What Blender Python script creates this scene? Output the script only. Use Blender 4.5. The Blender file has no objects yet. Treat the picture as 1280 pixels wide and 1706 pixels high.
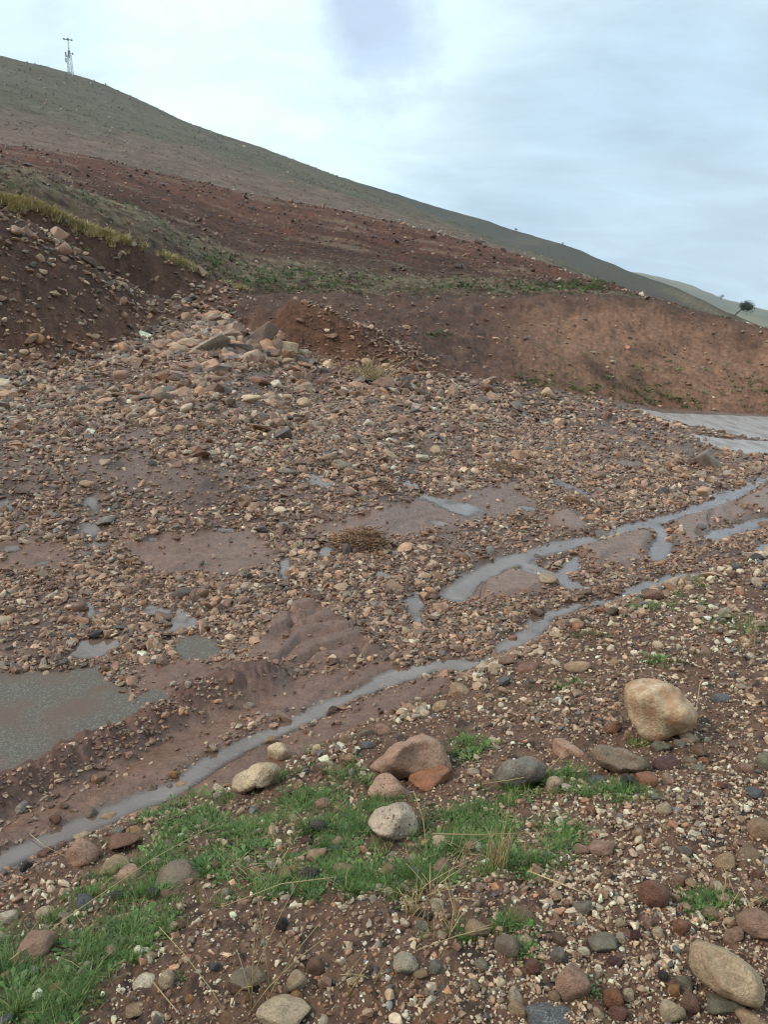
import bpy, bmesh, math, random
import numpy as np
from mathutils import Vector, Matrix, Euler

R = math.radians
rng = np.random.default_rng(7)
random.seed(7)
SC = bpy.context.scene
COL = SC.collection

# ------------------------------------------------------------------ camera, sky, sun, exposure
HC = 2.2                      # eye height above the flooded road
PITCH = math.atan(293 / 1280)  # horizon 293 px above the picture centre
cam_d = bpy.data.cameras.new('camera')
cam_d.sensor_fit = 'HORIZONTAL'; cam_d.sensor_width = 36; cam_d.lens = 36
cam_d.clip_start = 0.05; cam_d.clip_end = 20000
cam = bpy.data.objects.new('camera', cam_d); COL.objects.link(cam)
cam.location = (0, 0, HC); cam.rotation_euler = (math.pi / 2 - PITCH, 0, 0)
SC.camera = cam

SUN_EL, SUN_AZ = R(42), R(-105)
world = bpy.data.worlds.new('World'); SC.world = world; world.use_nodes = True
wt = world.node_tree; wn = wt.nodes; wl = wt.links; wn.clear()
def wnode(t, **k):
    n = wn.new(t)
    for a, b in k.items(): setattr(n, a, b)
    return n
sky = wnode('ShaderNodeTexSky', sky_type='NISHITA'); sky.sun_disc = False
sky.sun_elevation = SUN_EL; sky.sun_rotation = SUN_AZ; sky.dust_density = 2.0
tc = wnode('ShaderNodeTexCoord')
sep = wnode('ShaderNodeSeparateXYZ'); wl.new(tc.outputs['Generated'], sep.inputs[0])
zc = wnode('ShaderNodeMath', operation='MAXIMUM'); wl.new(sep.outputs['Z'], zc.inputs[0]); zc.inputs[1].default_value = 0.0
za = wnode('ShaderNodeMath', operation='ADD'); wl.new(zc.outputs[0], za.inputs[0]); za.inputs[1].default_value = 0.22
def wdiv(o):
    d = wnode('ShaderNodeMath', operation='DIVIDE'); wl.new(o, d.inputs[0]); wl.new(za.outputs[0], d.inputs[1]); return d.outputs[0]
comb = wnode('ShaderNodeCombineXYZ'); wl.new(wdiv(sep.outputs['X']), comb.inputs[0]); wl.new(wdiv(sep.outputs['Y']), comb.inputs[1])
cn = wnode('ShaderNodeTexNoise'); cn.inputs['Scale'].default_value = 0.9; cn.inputs['Detail'].default_value = 7
cn.inputs['Roughness'].default_value = 0.58; cn.inputs['Distortion'].default_value = 0.5
cmap = wnode('ShaderNodeMapping'); cmap.inputs['Location'].default_value = (2.25, 0.35, 0); cmap.inputs['Scale'].default_value = (1, .9, 1)
wl.new(comb.outputs[0], cmap.inputs[0]); wl.new(cmap.outputs[0], cn.inputs['Vector'])
ramp = wnode('ShaderNodeValToRGB'); wl.new(cn.outputs['Fac'], ramp.inputs[0])
ramp.color_ramp.elements[0].position = 0.34; ramp.color_ramp.elements[0].color = (4.6, 6.3, 7.6, 1)
ramp.color_ramp.elements[1].position = 0.60; ramp.color_ramp.elements[1].color = (8.6, 10.4, 10.8, 1)
e = ramp.color_ramp.elements.new(0.47); e.color = (6.6, 8.5, 9.5, 1)
# one darker cloud high in the sky and a heavier bank low on the valley side, both seen in the photograph
def view_dir(px, py):
    x = (px - 640) / 1280; y = (853 - py) / 1280
    v = Vector((x, math.cos(PITCH) + y * math.sin(PITCH), -math.sin(PITCH) + y * math.cos(PITCH)))
    return v.normalized()
def cloud_mask(px, py, rad_deg, soft_deg, wob=.06, sc=5):
    warp = wnode('ShaderNodeTexNoise'); warp.inputs['Scale'].default_value = sc; warp.inputs['Detail'].default_value = 7; warp.inputs['Roughness'].default_value = .6
    wl.new(tc.outputs['Generated'], warp.inputs['Vector'])
    dist = wnode('ShaderNodeVectorMath', operation='DISTANCE'); wl.new(tc.outputs['Generated'], dist.inputs[0]); dist.inputs[1].default_value = view_dir(px, py)
    ad = wnode('ShaderNodeMath', operation='MULTIPLY_ADD'); wl.new(warp.outputs['Fac'], ad.inputs[0]); ad.inputs[1].default_value = -wob * 2; ad.inputs[2].default_value = wob
    sm = wnode('ShaderNodeMath', operation='ADD'); wl.new(dist.outputs['Value'], sm.inputs[0]); wl.new(ad.outputs[0], sm.inputs[1])
    mr = wnode('ShaderNodeMapRange', interpolation_type='SMOOTHSTEP'); wl.new(sm.outputs[0], mr.inputs['Value'])
    mr.inputs['From Min'].default_value = R(rad_deg + soft_deg); mr.inputs['From Max'].default_value = R(max(rad_deg - soft_deg, -2))
    return mr.outputs['Result']
def wmix(fac, a, b):
    m = wnode('ShaderNodeMix', data_type='RGBA')
    if isinstance(fac, float): m.inputs['Factor'].default_value = fac
    else: wl.new(fac, m.inputs['Factor'])
    for s, v in ((6, a), (7, b)):
        if isinstance(v, tuple): m.inputs[s].default_value = v
        else: wl.new(v, m.inputs[s])
    return m.outputs[2]
def wscale(o, f):
    m = wnode('ShaderNodeMath', operation='MULTIPLY'); wl.new(o, m.inputs[0]); m.inputs[1].default_value = f; return m.outputs[0]
c = ramp.outputs[0]
c = wmix(wscale(cloud_mask(1060, 330, 15, 10, .12, 3), .85), c, (4.6, 6.2, 7.7, 1))
c = wmix(wscale(cloud_mask(300, 200, 14, 11, .12, 3), .8), c, (8.4, 10.4, 10.8, 1))
c = wmix(wscale(cloud_mask(632, 55, 3.7, 1.7, .05, 14), .85), c, (4.7, 6.1, 8.0, 1))
c = wmix(wscale(cloud_mask(60, 120, 4, 3.5, .06, 7), .45), c, (5.8, 7.8, 9.4, 1))
tx = wnode('ShaderNodeTexNoise'); tx.inputs['Scale'].default_value = 2.6; tx.inputs['Detail'].default_value = 8; tx.inputs['Roughness'].default_value = .62; tx.inputs['Distortion'].default_value = .4
tm = wnode('ShaderNodeMapping'); tm.inputs['Scale'].default_value = (.8, 1.5, 1); tm.inputs['Location'].default_value = (.3, 1.7, 0); wl.new(comb.outputs[0], tm.inputs[0]); wl.new(tm.outputs[0], tx.inputs['Vector'])
tr = wnode('ShaderNodeMapRange'); wl.new(tx.outputs['Fac'], tr.inputs['Value'])
for nm_, v_ in zip(('From Min', 'From Max', 'To Min', 'To Max'), (.32, .68, .86, 1.1)): tr.inputs[nm_].default_value = v_
tv_ = wnode('ShaderNodeVectorMath', operation='SCALE'); wl.new(c, tv_.inputs[0]); wl.new(tr.outputs['Result'], tv_.inputs['Scale']); c = tv_.outputs[0]
c = wmix(.95, sky.outputs[0], c)
bg = wnode('ShaderNodeBackground'); wl.new(c, bg.inputs['Color']); bg.inputs['Strength'].default_value = 0.079
wo = wnode('ShaderNodeOutputWorld'); wl.new(bg.outputs[0], wo.inputs['Surface'])

sun_d = bpy.data.lights.new('sun', 'SUN'); sun_d.energy = 1.5; sun_d.angle = R(10); sun_d.color = (1, .90, .78)
sun = bpy.data.objects.new('sun', sun_d); COL.objects.link(sun)
sun.rotation_euler = Vector((math.sin(SUN_AZ) * math.cos(SUN_EL), math.cos(SUN_AZ) * math.cos(SUN_EL), math.sin(SUN_EL))).to_track_quat('Z', 'Y').to_euler()
vs = SC.view_settings; vs.view_transform = 'Standard'; vs.look = 'None'; vs.gamma = 1; vs.exposure = 0.64; vs.use_curve_mapping = False
SC.cycles.use_denoising = True; SC.cycles.denoiser = 'OPENIMAGEDENOISE'; SC.cycles.denoising_input_passes = 'RGB_ALBEDO_NORMAL'; SC.cycles.denoising_prefilter = 'ACCURATE'; SC.cycles.filter_width = 1.15
SC.cycles.max_bounces = 6; SC.cycles.diffuse_bounces = 2; SC.cycles.glossy_bounces = 2; SC.cycles.transparent_max_bounces = 8

# ------------------------------------------------------------------ numeric helpers
def smooth(e0, e1, x):
    t = np.clip((x - e0) / (e1 - e0), 0, 1); return t * t * (3 - 2 * t)
def lerp(a, b, t): return a + (b - a) * t
_PERM = np.random.default_rng(1).permutation(4096).astype(np.int32); _PERM = np.concatenate([_PERM, _PERM])
_ang = np.random.default_rng(2).uniform(0, 2 * math.pi, 4096); _GX = np.cos(_ang) * 1.5; _GY = np.sin(_ang) * 1.5
def noise(x, y, seed=0):
    ix = np.floor(x).astype(np.int32); iy = np.floor(y).astype(np.int32); u = x - ix; v = y - iy
    su = u * u * u * (u * (u * 6 - 15) + 10); sv = v * v * v * (v * (v * 6 - 15) + 10)
    sd = (seed * 7919) & 4095; ix = ix & 4095; iy = (iy + sd) & 4095
    p0 = _PERM[ix] ^ sd; p1 = _PERM[ix + 1] ^ sd
    def g(p, k, dx):
        h = _PERM[(p + iy + k) & 4095]; return _GX[h] * (u - dx) + _GY[h] * (v - k)
    a = g(p0, 0, 0); b = g(p0, 1, 0)
    a = a + (g(p1, 0, 1) - a) * su; b = b + (g(p1, 1, 1) - b) * su
    return a + (b - a) * sv
def fbm(x, y, seed=0, octv=4, gain=.5):
    s = 0; a = 1; n = 0
    for i in range(octv):
        s = s + a * noise(x, y, seed + i * 17); n += a; a *= gain; x = x * 2.03 + 11.3; y = y * 2.03 - 7.1
    return s / n
def on(mask, fn, *arrs):
    out = np.zeros(mask.shape)
    if mask.any(): out[mask] = fn(*[q[mask] for q in arrs])
    return out
def lin(*c): return np.array([((v / 255) / 12.92 if v <= 10 else (((v / 255) + .055) / 1.055) ** 2.4) for v in c])

CP, SP = math.cos(PITCH), math.sin(PITCH)
def pdir(px, py):
    x = (px - 640) / 1280; y = (853 - py) / 1280
    return x, CP + y * SP, -SP + y * CP
def PT(px, py, r=None, z=None):
    """a point on the sight line at horizontal range r, or at height z -> (azimuth, range, height)"""
    dx, dy, dz = pdir(px, py); h = math.hypot(dx, dy)
    if r is None: r = (z - HC) / (dz / h)
    return math.atan2(dx, dy), r, HC + r * dz / h
def proj(x, y, z):
    z = z - HC; f = y * CP - z * SP; u = y * SP + z * CP
    f = np.where(f > 1e-3, f, 1e-3)
    return 640 + 1280 * x / f, 853 - 1280 * u / f

# ------------------------------------------------------------------ terrain: feature lines from the camera outwards
AZ = np.linspace(-math.pi, math.pi, 7201)
def curve(pts, key):
    p = sorted(PT(a, b, **{key: c}) for a, b, c in pts)
    a = np.array([q[0] for q in p])
    r = np.exp(np.interp(AZ, a, np.log([q[1] for q in p]))); z = np.interp(AZ, a, [q[2] for q in p])
    k = np.exp(-.5 * (np.arange(-16, 17) / 6.0) ** 2); k /= k.sum()
    f = lambda v: np.convolve(np.pad(v, 16, mode='edge'), k, 'valid')
    return f(r), f(z)
one = np.ones_like(AZ)
K = []
K.append((0.02 * one, 0.62 * one))
K.append(curve([(0, 1706, .50), (400, 1706, .56), (640, 1706, .62), (1280, 1706, .70)], 'z'))
K.append(curve([(0, 1560, .32), (200, 1470, .3), (400, 1400, .32), (640, 1340, .35), (900, 1260, .38), (1280, 1150, .42)], 'z'))
EDGE = [(-60, 1530), (0, 1485), (130, 1402), (300, 1338), (390, 1315), (480, 1272), (560, 1232), (640, 1192), (760, 1140), (800, 1112), (880, 1078), (960, 1032), (1050, 997), (1160, 962), (1280, 915)]
K.append(curve([(a, b, .10) for a, b in EDGE], 'z'))
re_, ze_ = K[-1]
K.append((re_ * 1.06 + .05, 0 * one - .015))
K.append((re_ * 1.22 + .25, 0 * one + .0))
K.append(curve([(0, 1000, .16), (320, 960, .2), (640, 900, .26), (960, 830, .16), (1280, 770, .05)], 'z'))
K.append(curve([(0, 760, .95), (320, 750, .88), (640, 750, .66), (960, 720, .34), (1280, 718, .1)], 'z'))
FOOT = [(0, 606, 14.2), (130, 602, 14.8), (200, 575, 16), (245, 545, 17.5), (330, 527, 19), (400, 545, 18.3), (480, 580, 17.2), (560, 602, 16.8), (700, 622, 16.5), (850, 640, 18), (1000, 662, 20.3), (1100, 682, 21.8), (1280, 692, 22.8)]
K.append(curve(FOOT, 'r')); IFOOT = len(K) - 1
K.append(curve([(-40, 350, 17.6), (0, 363, 17.6), (60, 385, 17.6), (130, 427, 17.8), (200, 462, 18.2), (240, 497, 18.6), (280, 515, 19.4), (330, 516, 19.8), (400, 530, 19.2), (455, 540, 18.2), (478, 508, 17.7), (500, 503, 17.6), (560, 530, 17.3), (640, 572, 17.0), (700, 606, 16.85), (745, 612, 17.6), (850, 600, 19.8), (1000, 610, 22.3), (1100, 624, 23.7), (1280, 640, 24.6)], 'r'))
K.append(curve([(-40, 425, 20.2), (0, 425, 20.2), (60, 440, 20.25), (130, 470, 20.4), (200, 492, 20.6), (240, 505, 20.8), (280, 500, 21.0), (330, 502, 20.8), (400, 517, 20.2), (460, 526, 19.2), (490, 524, 19.0), (560, 540, 18.4), (640, 562, 18.2), (700, 575, 18.4), (760, 555, 21), (850, 555, 22.4), (1000, 555, 24.6), (1100, 566, 25.8), (1280, 590, 26.6)], 'r'))
K.append(curve([(-40, 335, 20.7), (0, 344, 20.7), (60, 354, 20.8), (130, 385, 21), (240, 421, 21.4), (320, 455, 22.2), (400, 487, 22.4), (480, 492, 22.8), (560, 494, 23.4), (640, 496, 24.2), (800, 498, 25.6), (930, 494, 26.6), (1050, 496, 27.4), (1120, 510, 27.8), (1200, 530, 28.2), (1280, 549, 28.5)], 'r')); ITER = len(K) - 1
K.append(curve([(0, 240, 55), (150, 262, 55), (300, 298, 55), (420, 325, 54), (560, 350, 53), (640, 368, 52), (760, 398, 49), (870, 430, 44), (980, 465, 38), (1050, 486, 33), (1120, 509, 30.6), (1200, 531, 30), (1280, 553, 30)], 'r')); ICR = len(K) - 1
rc_, zc_ = K[-1]
K.insert(ICR, (np.sqrt(K[ITER][0] * rc_), HC + np.sqrt(K[ITER][0] * rc_) * lerp((K[ITER][1] - HC) / K[ITER][0], (zc_ - HC) / rc_, .52))); ICR += 1
K.append((rc_ * 1.13, HC + (zc_ - HC) * 1.13 * .985 - 2.2 * smooth(R(17), R(24), AZ)))
K.append(curve([(0, 168, 170), (300, 245, 160), (640, 346, 140), (840, 419, 110), (960, 462, 80), (1020, 485, 60), (1100, 530, 50), (1280, 590, 45)], 'r'))
K.append(curve([(-60, 90, 450), (0, 97, 450), (60, 110, 450), (115, 125, 448), (180, 150, 445), (250, 180, 440), (320, 210, 430), (400, 240, 420), (480, 268, 400), (545, 291, 380), (600, 313, 350), (640, 328, 330), (720, 362, 290), (840, 411, 230), (960, 457, 170), (1020, 482, 130), (1100, 530, 90), (1280, 600, 80)], 'r')); IRID = len(K) - 1
rr_, zr_ = K[-1]
r13, z13 = K[-2]; rm = np.sqrt(rr_ * r13)
K.insert(IRID, (rm, HC + rm * lerp((z13 - HC) / r13, (zr_ - HC) / rr_, .55))); IRID += 1
K.append((rr_ * 1.05, HC + (zr_ - HC) * 1.05 * .985))
K.append((rr_ * 1.25, zr_ - rr_ * .02)); K.append((rr_ * 2.0, zr_ - rr_ * .25))
for i in range(1, len(K)):
    r, z = K[i]; K[i] = (np.maximum(r, K[i - 1][0] * 1.012 + .01), z)
KR = np.array([k[0] for k in K]); KZ = np.array([k[1] for k in K]); NK = len(K)

def pchip(r, rk, zk):
    """r (N,), rk/zk (NK,N): shape preserving interpolation, one profile for each point"""
    h = np.diff(rk, axis=0); d = np.diff(zk, axis=0) / h
    m = np.zeros_like(rk)
    w1 = 2 * h[1:] + h[:-1]; w2 = h[1:] + 2 * h[:-1]
    s = (d[1:] * d[:-1]) > 0
    with np.errstate(divide='ignore', invalid='ignore'):
        mm = (w1 + w2) / (w1 / d[:-1] + w2 / d[1:])
    m[1:-1] = np.where(s, mm, 0); m[0] = d[0]; m[-1] = d[-1]
    idx = np.clip((rk <= r).sum(0) - 1, 0, NK - 2); j = np.arange(r.size)
    hh = h[idx, j]; t = np.clip((r - rk[idx, j]) / hh, 0, 1)
    t2 = t * t; t3 = t2 * t
    return (2 * t3 - 3 * t2 + 1) * zk[idx, j] + (t3 - 2 * t2 + t) * hh * m[idx, j] + (-2 * t3 + 3 * t2) * zk[idx + 1, j] + (t3 - t2) * hh * m[idx + 1, j]
def kcol(a, arr):
    f = np.clip((a + math.pi) * (7200 / (2 * math.pi)), 0, 7199.999); i = f.astype(np.int64); f = f - i
    return arr[:, i] * (1 - f) + arr[:, i + 1] * f
def base(x, y):
    x = np.asarray(x, float).ravel(); y = np.asarray(y, float).ravel()
    out = np.empty(x.size)
    for s in range(0, x.size, 60000):
        xs, ys = x[s:s + 60000], y[s:s + 60000]
        a = np.arctan2(xs, ys); out[s:s + 60000] = pchip(np.hypot(xs, ys), kcol(a, KR), kcol(a, KZ))
    return out
RS = np.exp(np.linspace(math.log(.6), math.log(700), 2600))
def hit(px, py, func=None, lift=0.0, rs=RS):
    dx, dy, dz = pdir(px, py); h = math.hypot(dx, dy)
    if func is not None:
        r0 = np.hypot(*hit(px, py, None, lift, rs)[:2]); rs = np.exp(np.linspace(math.log(r0 * .9), math.log(r0 * 1.1), 70))
    x = rs * dx / h; y = rs * dy / h
    zz = HC + rs * dz / h; g = (func or base)(x, y) + lift
    b = np.nonzero(zz <= g)[0]
    i = b[0] if b.size else rs.size - 1
    if i > 0:
        f = (zz[i - 1] - g[i - 1]) / max((zz[i - 1] - g[i - 1]) - (zz[i] - g[i]), 1e-9); f = min(max(f, 0), 1)
        r = lerp(rs[i - 1], rs[i], f)
    else: r = rs[0]
    return np.array([r * dx / h, r * dy / h, HC + r * dz / h])
def world_poly(pts): return np.array([hit(a, b)[:2] for a, b in pts])

def seg_dist(x, y, P, closed=False):
    best = np.full(x.shape, 1e9); side = np.zeros(x.shape)
    n = len(P); rngk = range(n if closed else n - 1)
    for i in rngk:
        a = P[i]; b = P[(i + 1) % n]; d = b - a; L = max(d @ d, 1e-9)
        t = np.clip(((x - a[0]) * d[0] + (y - a[1]) * d[1]) / L, 0, 1)
        ex = x - a[0] - t * d[0]; ey = y - a[1] - t * d[1]; q = np.hypot(ex, ey)
        m = q < best; best = np.where(m, q, best); side = np.where(m, np.sign(d[0] * ey - d[1] * ex), side)
    return best, side
def sdf(x, y, P):
    """negative inside"""
    d, _ = seg_dist(x, y, P, True); ins = np.zeros(x.shape, bool); n = len(P)
    for i in range(n):
        x0, y0 = P[i]; x1, y1 = P[(i + 1) % n]
        c = ((y0 > y) != (y1 > y)) & (x < (x1 - x0) * (y - y0) / ((y1 - y0) if abs(y1 - y0) > 1e-12 else 1e-12) + x0)
        ins ^= c
    return np.where(ins, -d, d)

ASPHALT = [world_poly(p) for p in (
    [(-80, 1150), (0, 1122), (75, 1120), (125, 1112), (160, 1108), (190, 1140), (222, 1172), (250, 1150), (285, 1152), (302, 1178), (240, 1215), (150, 1258), (60, 1305), (-80, 1350)],
    [(292, 1092), (300, 1062), (325, 1052), (352, 1064), (368, 1088), (340, 1100)])]
LOBES = [world_poly(p) for p in (
    [(384, 1112), (400, 1082), (440, 1032), (480, 1000), (528, 998), (600, 1042), (652, 1082), (660, 1098), (560, 1116), (480, 1124), (420, 1130)],
    [(-60, 1075), (20, 1072), (70, 1082), (60, 1098), (0, 1108), (-60, 1112)])]
BARS = [world_poly(p) for p in (
    [(956, 913), (1017, 898), (1068, 884), (1088, 891), (1086, 908), (1074, 924), (1078, 938), (1035, 946), (1000, 942)],
    [(756, 992), (790, 948), (830, 936), (862, 952), (900, 962), (930, 972), (890, 992), (820, 1002)],
    [(1111, 863), (1165, 852), (1215, 839), (1251, 855), (1247, 863), (1193, 873), (1183, 888), (1157, 908), (1125, 895)],
    [(1222, 837), (1290, 806), (1310, 840), (1290, 858)],
    [(905, 860), (950, 850), (985, 880), (970, 892), (940, 885)])]
FLATS = [world_poly(p) for p in (
    [(-60, 1400), (100, 1335), (220, 1262), (340, 1190), (400, 1160), (420, 1190), (340, 1260), (240, 1320), (120, 1370), (-60, 1440)],
    [(228, 1112), (300, 1098), (380, 1104), (420, 1130), (560, 1118), (660, 1098), (668, 1120), (560, 1162), (440, 1205), (405, 1170), (330, 1165), (300, 1185), (240, 1185)],
    [(250, 1330), (330, 1282), (400, 1245), (520, 1205), (640, 1150), (740, 1112), (770, 1135), (660, 1200), (575, 1245), (480, 1290), (400, 1310), (320, 1345), (250, 1365)],
    [(500, 880), (620, 850), (860, 800), (900, 850), (760, 870), (640, 900)],
    [(200, 905), (420, 880), (480, 930), (380, 960), (260, 950)],
    [(0, 905), (100, 900), (120, 940), (0, 950)])]
STREAMS = [(world_poly(p), w) for p, w in (
    ([(1330, 770), (1280, 795), (1210, 830), (1140, 855), (1080, 870), (1020, 886), (950, 905), (890, 920), (840, 936), (790, 965), (758, 992)], .14),
    ([(1085, 870), (1106, 885), (1104, 905), (1092, 928)], .11),
    ([(860, 932), (895, 945), (930, 962), (952, 945), (962, 925)], .08),
    ([(1340, 850), (1290, 862), (1250, 872), (1200, 885), (1185, 895)], .15),
    ([(1340, 880), (1280, 906), (1244, 927), (1208, 942), (1161, 956), (1122, 961), (1078, 972), (1057, 983), (1032, 1000), (970, 1003), (940, 1016), (905, 1025), (888, 1050), (855, 1070), (830, 1095), (790, 1108), (740, 1102), (690, 1115), (640, 1132)], .095),
    ([(690, 1115), (640, 1132), (560, 1168), (480, 1206), (400, 1240), (345, 1268), (300, 1305), (200, 1345), (120, 1378), (40, 1412), (-60, 1460)], .075))]
PUDDLES = [(155, 838, 20, 24), (148, 880, 26, 22), (160, 905, 24, 10), (8, 842, 26, 16), (375, 880, 30, 8), (255, 897, 24, 8), (420, 808, 22, 6), (530, 800, 46, 13), (545, 914, 22, 14), (475, 945, 12, 28),
           (688, 806, 22, 12), (720, 830, 40, 10), (775, 846, 55, 17), (690, 1005, 24, 28), (696, 1035, 14, 16), (660, 915, 16, 12), (735, 870, 20, 8), (665, 733, 26, 7), (20, 912, 34, 8), (640, 955, 22, 8),
           (325, 1076, 34, 20), (70, 935, 22, 7), (250, 1010, 20, 8), (150, 1010, 12, 22), (300, 1020, 16, 18), (880, 845, 22, 6), (1050, 770, 60, 9), (1130, 745, 60, 9), (900, 700, 40, 5), (470, 870, 18, 8), (560, 985, 12, 8)]
SHEETS = [world_poly(p) for p in (
    [(1060, 679), (1110, 688), (1280, 694), (1330, 700), (1330, 728), (1260, 732), (1190, 716), (1120, 700)],
    [(1150, 722), (1220, 732), (1330, 735), (1330, 752), (1240, 756), (1180, 742)],
    [(905, 790), (940, 797), (990, 820), (980, 828), (930, 808)])]
RIDGE = world_poly([(-60, 1350), (0, 1325), (60, 1300), (130, 1262), (250, 1212), (330, 1172), (385, 1150), (425, 1142)])
PUD = []
for a, b, w, h in PUDDLES:
    c = hit(a, b)[:2]; l = hit(a - w, b)[:2]; t = hit(a, b - h)[:2]; PUD.append((c, np.linalg.norm(l - c), np.linalg.norm(t - c), math.atan2(c[0], c[1])))

def surface(x, y, want_cols=False):
    x = np.asarray(x, float).ravel(); y = np.asarray(y, float).ravel()
    zb = base(x, y); a = np.arctan2(x, y); r = np.hypot(x, y)
    rb, rf, rt, rc, rd = kcol(a, KR[[3, IFOOT, ITER, ICR, IRID]])
    wob = fbm(x * 1.7, y * 1.7, 3, 3) * .12
    bank = 1 - smooth(-.06, .10, r - rb + wob)
    bed = (1 - bank) * (1 - smooth(-.35, .45, r - rf + wob * 4))
    hill = smooth(0, 2.5, r - rc)
    field = smooth(-.4, .5, r - rt + wob * 2) * (1 - hill)
    slope = np.clip(1 - bank - bed - hill - field, 0, 1)
    det = np.zeros_like(zb)
    near = r < 70
    n_fine = on(near, lambda x, y: fbm(x * 9, y * 9, 21, 4, .6), x, y); n_mid = fbm(x * 1.6, y * 1.6, 5, 4)
    det += bank * (.035 * n_mid + .022 * n_fine + .010 * on(bank > 0, lambda x, y: noise(x * 38, y * 38, 8), x, y))
    # the bed: low undulation, flow marks along the road direction
    fx, fy = (x * .65 + y * .76), (-x * .76 + y * .65)
    ib = bed > 0
    flow = on(ib, lambda x, y: fbm(x * .9, y * 4.5, 31, 3), fx, fy)
    d_bed = .020 * on(ib, lambda x, y: fbm(x * .8, y * .8, 41, 4), x, y) + .010 * flow + .010 * n_fine
    water = np.zeros_like(zb); asph = np.zeros_like(zb); mud = np.zeros_like(zb); ridge = np.zeros_like(zb); bar = np.zeros_like(zb)
    m = (r > .8) & (r < 26) & (bed + bank > .0) & (slope < .98)
    if m.any():
        xm, ym = x[m], y[m]; db = d_bed[m]; jit = .06 * fbm(xm * 2.2, ym * 2.2, 51, 4) + .02 * fbm(xm * 11, ym * 11, 52, 3); jr = jit * np.clip(r[m] / 6, .6, 2.0)
        am = np.zeros(xm.shape); wm = am.copy(); mm = am.copy(); bm = am.copy()
        for P in LOBES:
            s = sdf(xm, ym, P) + jr * .5; q = 1 - smooth(-.16, .02, s); mm = np.maximum(mm, q)
        db = lerp(db, .075 - .055 * np.exp(-(noise(fx[m] * .8, fy[m] * 3.2 + .5 * fbm(xm * 2, ym * 2, 64, 2), 61) / .09) ** 2) - .03 * np.exp(-(noise(xm * 2.1 + ym * .8, ym * .7, 65) / .08) ** 2) + .012 * fbm(xm * 5, ym * 5, 62, 3), mm)
        for P in BARS:
            s = sdf(xm, ym, P) + jr * .4 - .05; q = 1 - smooth(-.16, .03, s); bm = np.maximum(bm, q)
        rills = np.abs(noise((xm * .95 - ym * .3) * 1.9, (xm * .3 + ym * .95) * .5, 71))
        db = lerp(db, .06 - .06 * np.exp(-(rills / .06) ** 2) + .004 * fbm(xm * 7, ym * 7, 72, 3), bm)
        for P in FLATS:
            s = sdf(xm, ym, P) + jr * .7 - .03; q = 1 - smooth(-.12, .08, s); mm = np.maximum(mm, q)
            db = lerp(db, .006 + .022 * fbm(fx[m] * .8, fy[m] * 6, 63, 4) - .02 * np.exp(-(noise(fx[m] * .5, fy[m] * 3.5, 66) / .07) ** 2), q * .9)
        for P, w in STREAMS:
            d, _ = seg_dist(xm, ym, P); q = 1 - smooth(w * .4, w * 1.5, d + jr * .9); wm = np.maximum(wm, q)
        for c_, w, h, ang in PUD:
            ca, sa = math.cos(ang), math.sin(ang); ux = (xm - c_[0]) * ca - (ym - c_[1]) * sa; uy = (xm - c_[0]) * sa + (ym - c_[1]) * ca
            e_ = np.hypot(ux / w, uy / h) * 1.25 + jr * 3.0 / max(w, .15) * .35 + .65 * fbm(xm * 5, ym * 5, 53, 4); wm = np.maximum(wm, 1 - smooth(.35, 1.25, e_))
        for P in SHEETS[2:]:
            wm = np.maximum(wm, 1 - smooth(-.3, .25, sdf(xm, ym, P) + jr * 1.6))
        pn = fbm(xm * .9 + 4, ym * .9, 55, 4); lowfan = (1 - smooth(.45, .75, zb[m])) * smooth(3.8, 5, r[m])
        wm = np.maximum(wm, smooth(.34, .44, pn) * lowfan * (1 - mm) * (1 - bm))
        wm *= (1 - bank[m] * .9)
        db = lerp(db, -.034 + .008 * fbm(xm * 3, ym * 3, 56, 3), wm)
        for P in ASPHALT + SHEETS[:2]:
            s = sdf(xm, ym, P) + jr * 1.3; am = np.maximum(am, 1 - smooth(-.07, .03, s))
        db = lerp(db, -.05, am)
        d, side = seg_dist(xm, ym, RIDGE)
        wdt = np.where(side > 0, .30, .26); q = 1 - smooth(.1, 1.0, (d + jit * .6) / wdt)
        db = db + q * (.12 + .09 * fbm(xm * 5, ym * 5, 81, 4) + .02 * noise(xm * 20, ym * 20, 82))
        det[m] += (1 - bank[m]) * bed[m] * db
        water[m] = wm; asph[m] = am; mud[m] = mm; bar[m] = bm; ridge[m] = q
    # eroded slopes, ploughed field, hill
    det += slope * on(slope > 0, lambda x, y, r, rf, nm, nf: .30 * fbm(x * .45, y * .45, 92, 4) * smooth(0, 2.0, r - rf) + .20 * (.35 - np.abs(fbm(x * 1.3, y * 1.3, 99, 4))) * smooth(0, 1.2, r - rf) + .38 * (.3 - np.abs(fbm(x * 2.6, y * 2.6, 100, 4))) * np.exp(-((np.arctan2(x, y) + R(2)) / R(6)) ** 2) * smooth(.0, .6, r - rf) * (1 - smooth(1.5, 3, r - rf)) + .10 * nm + .075 * nf, x, y, r, rf, n_mid, n_fine)
    det += field * on(field > 0, lambda x, y, r, rt, w: .16 * fbm(x * .35, y * .35, 93, 3) * smooth(0, 2, r - rt) + .11 * np.abs(fbm(x * 1.7, y * 1.7, 94, 4)) + .05 * noise(x * 3.2 + y * .4 + w, y * 3.0 - x * 1.2, 95) + .05 * noise(x * 5, y * 5, 96), x, y, r, rt, wob)
    det += hill * on(hill > 0, lambda x, y, r, rc: np.minimum((r - rc) * .02, 1) * (1.6 * fbm(x * .02, y * .02, 97, 4) + .6 * fbm(x * .12, y * .12, 98, 4)), x, y, r, rc)
    z = zb + det
    if not want_cols: return z
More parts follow.
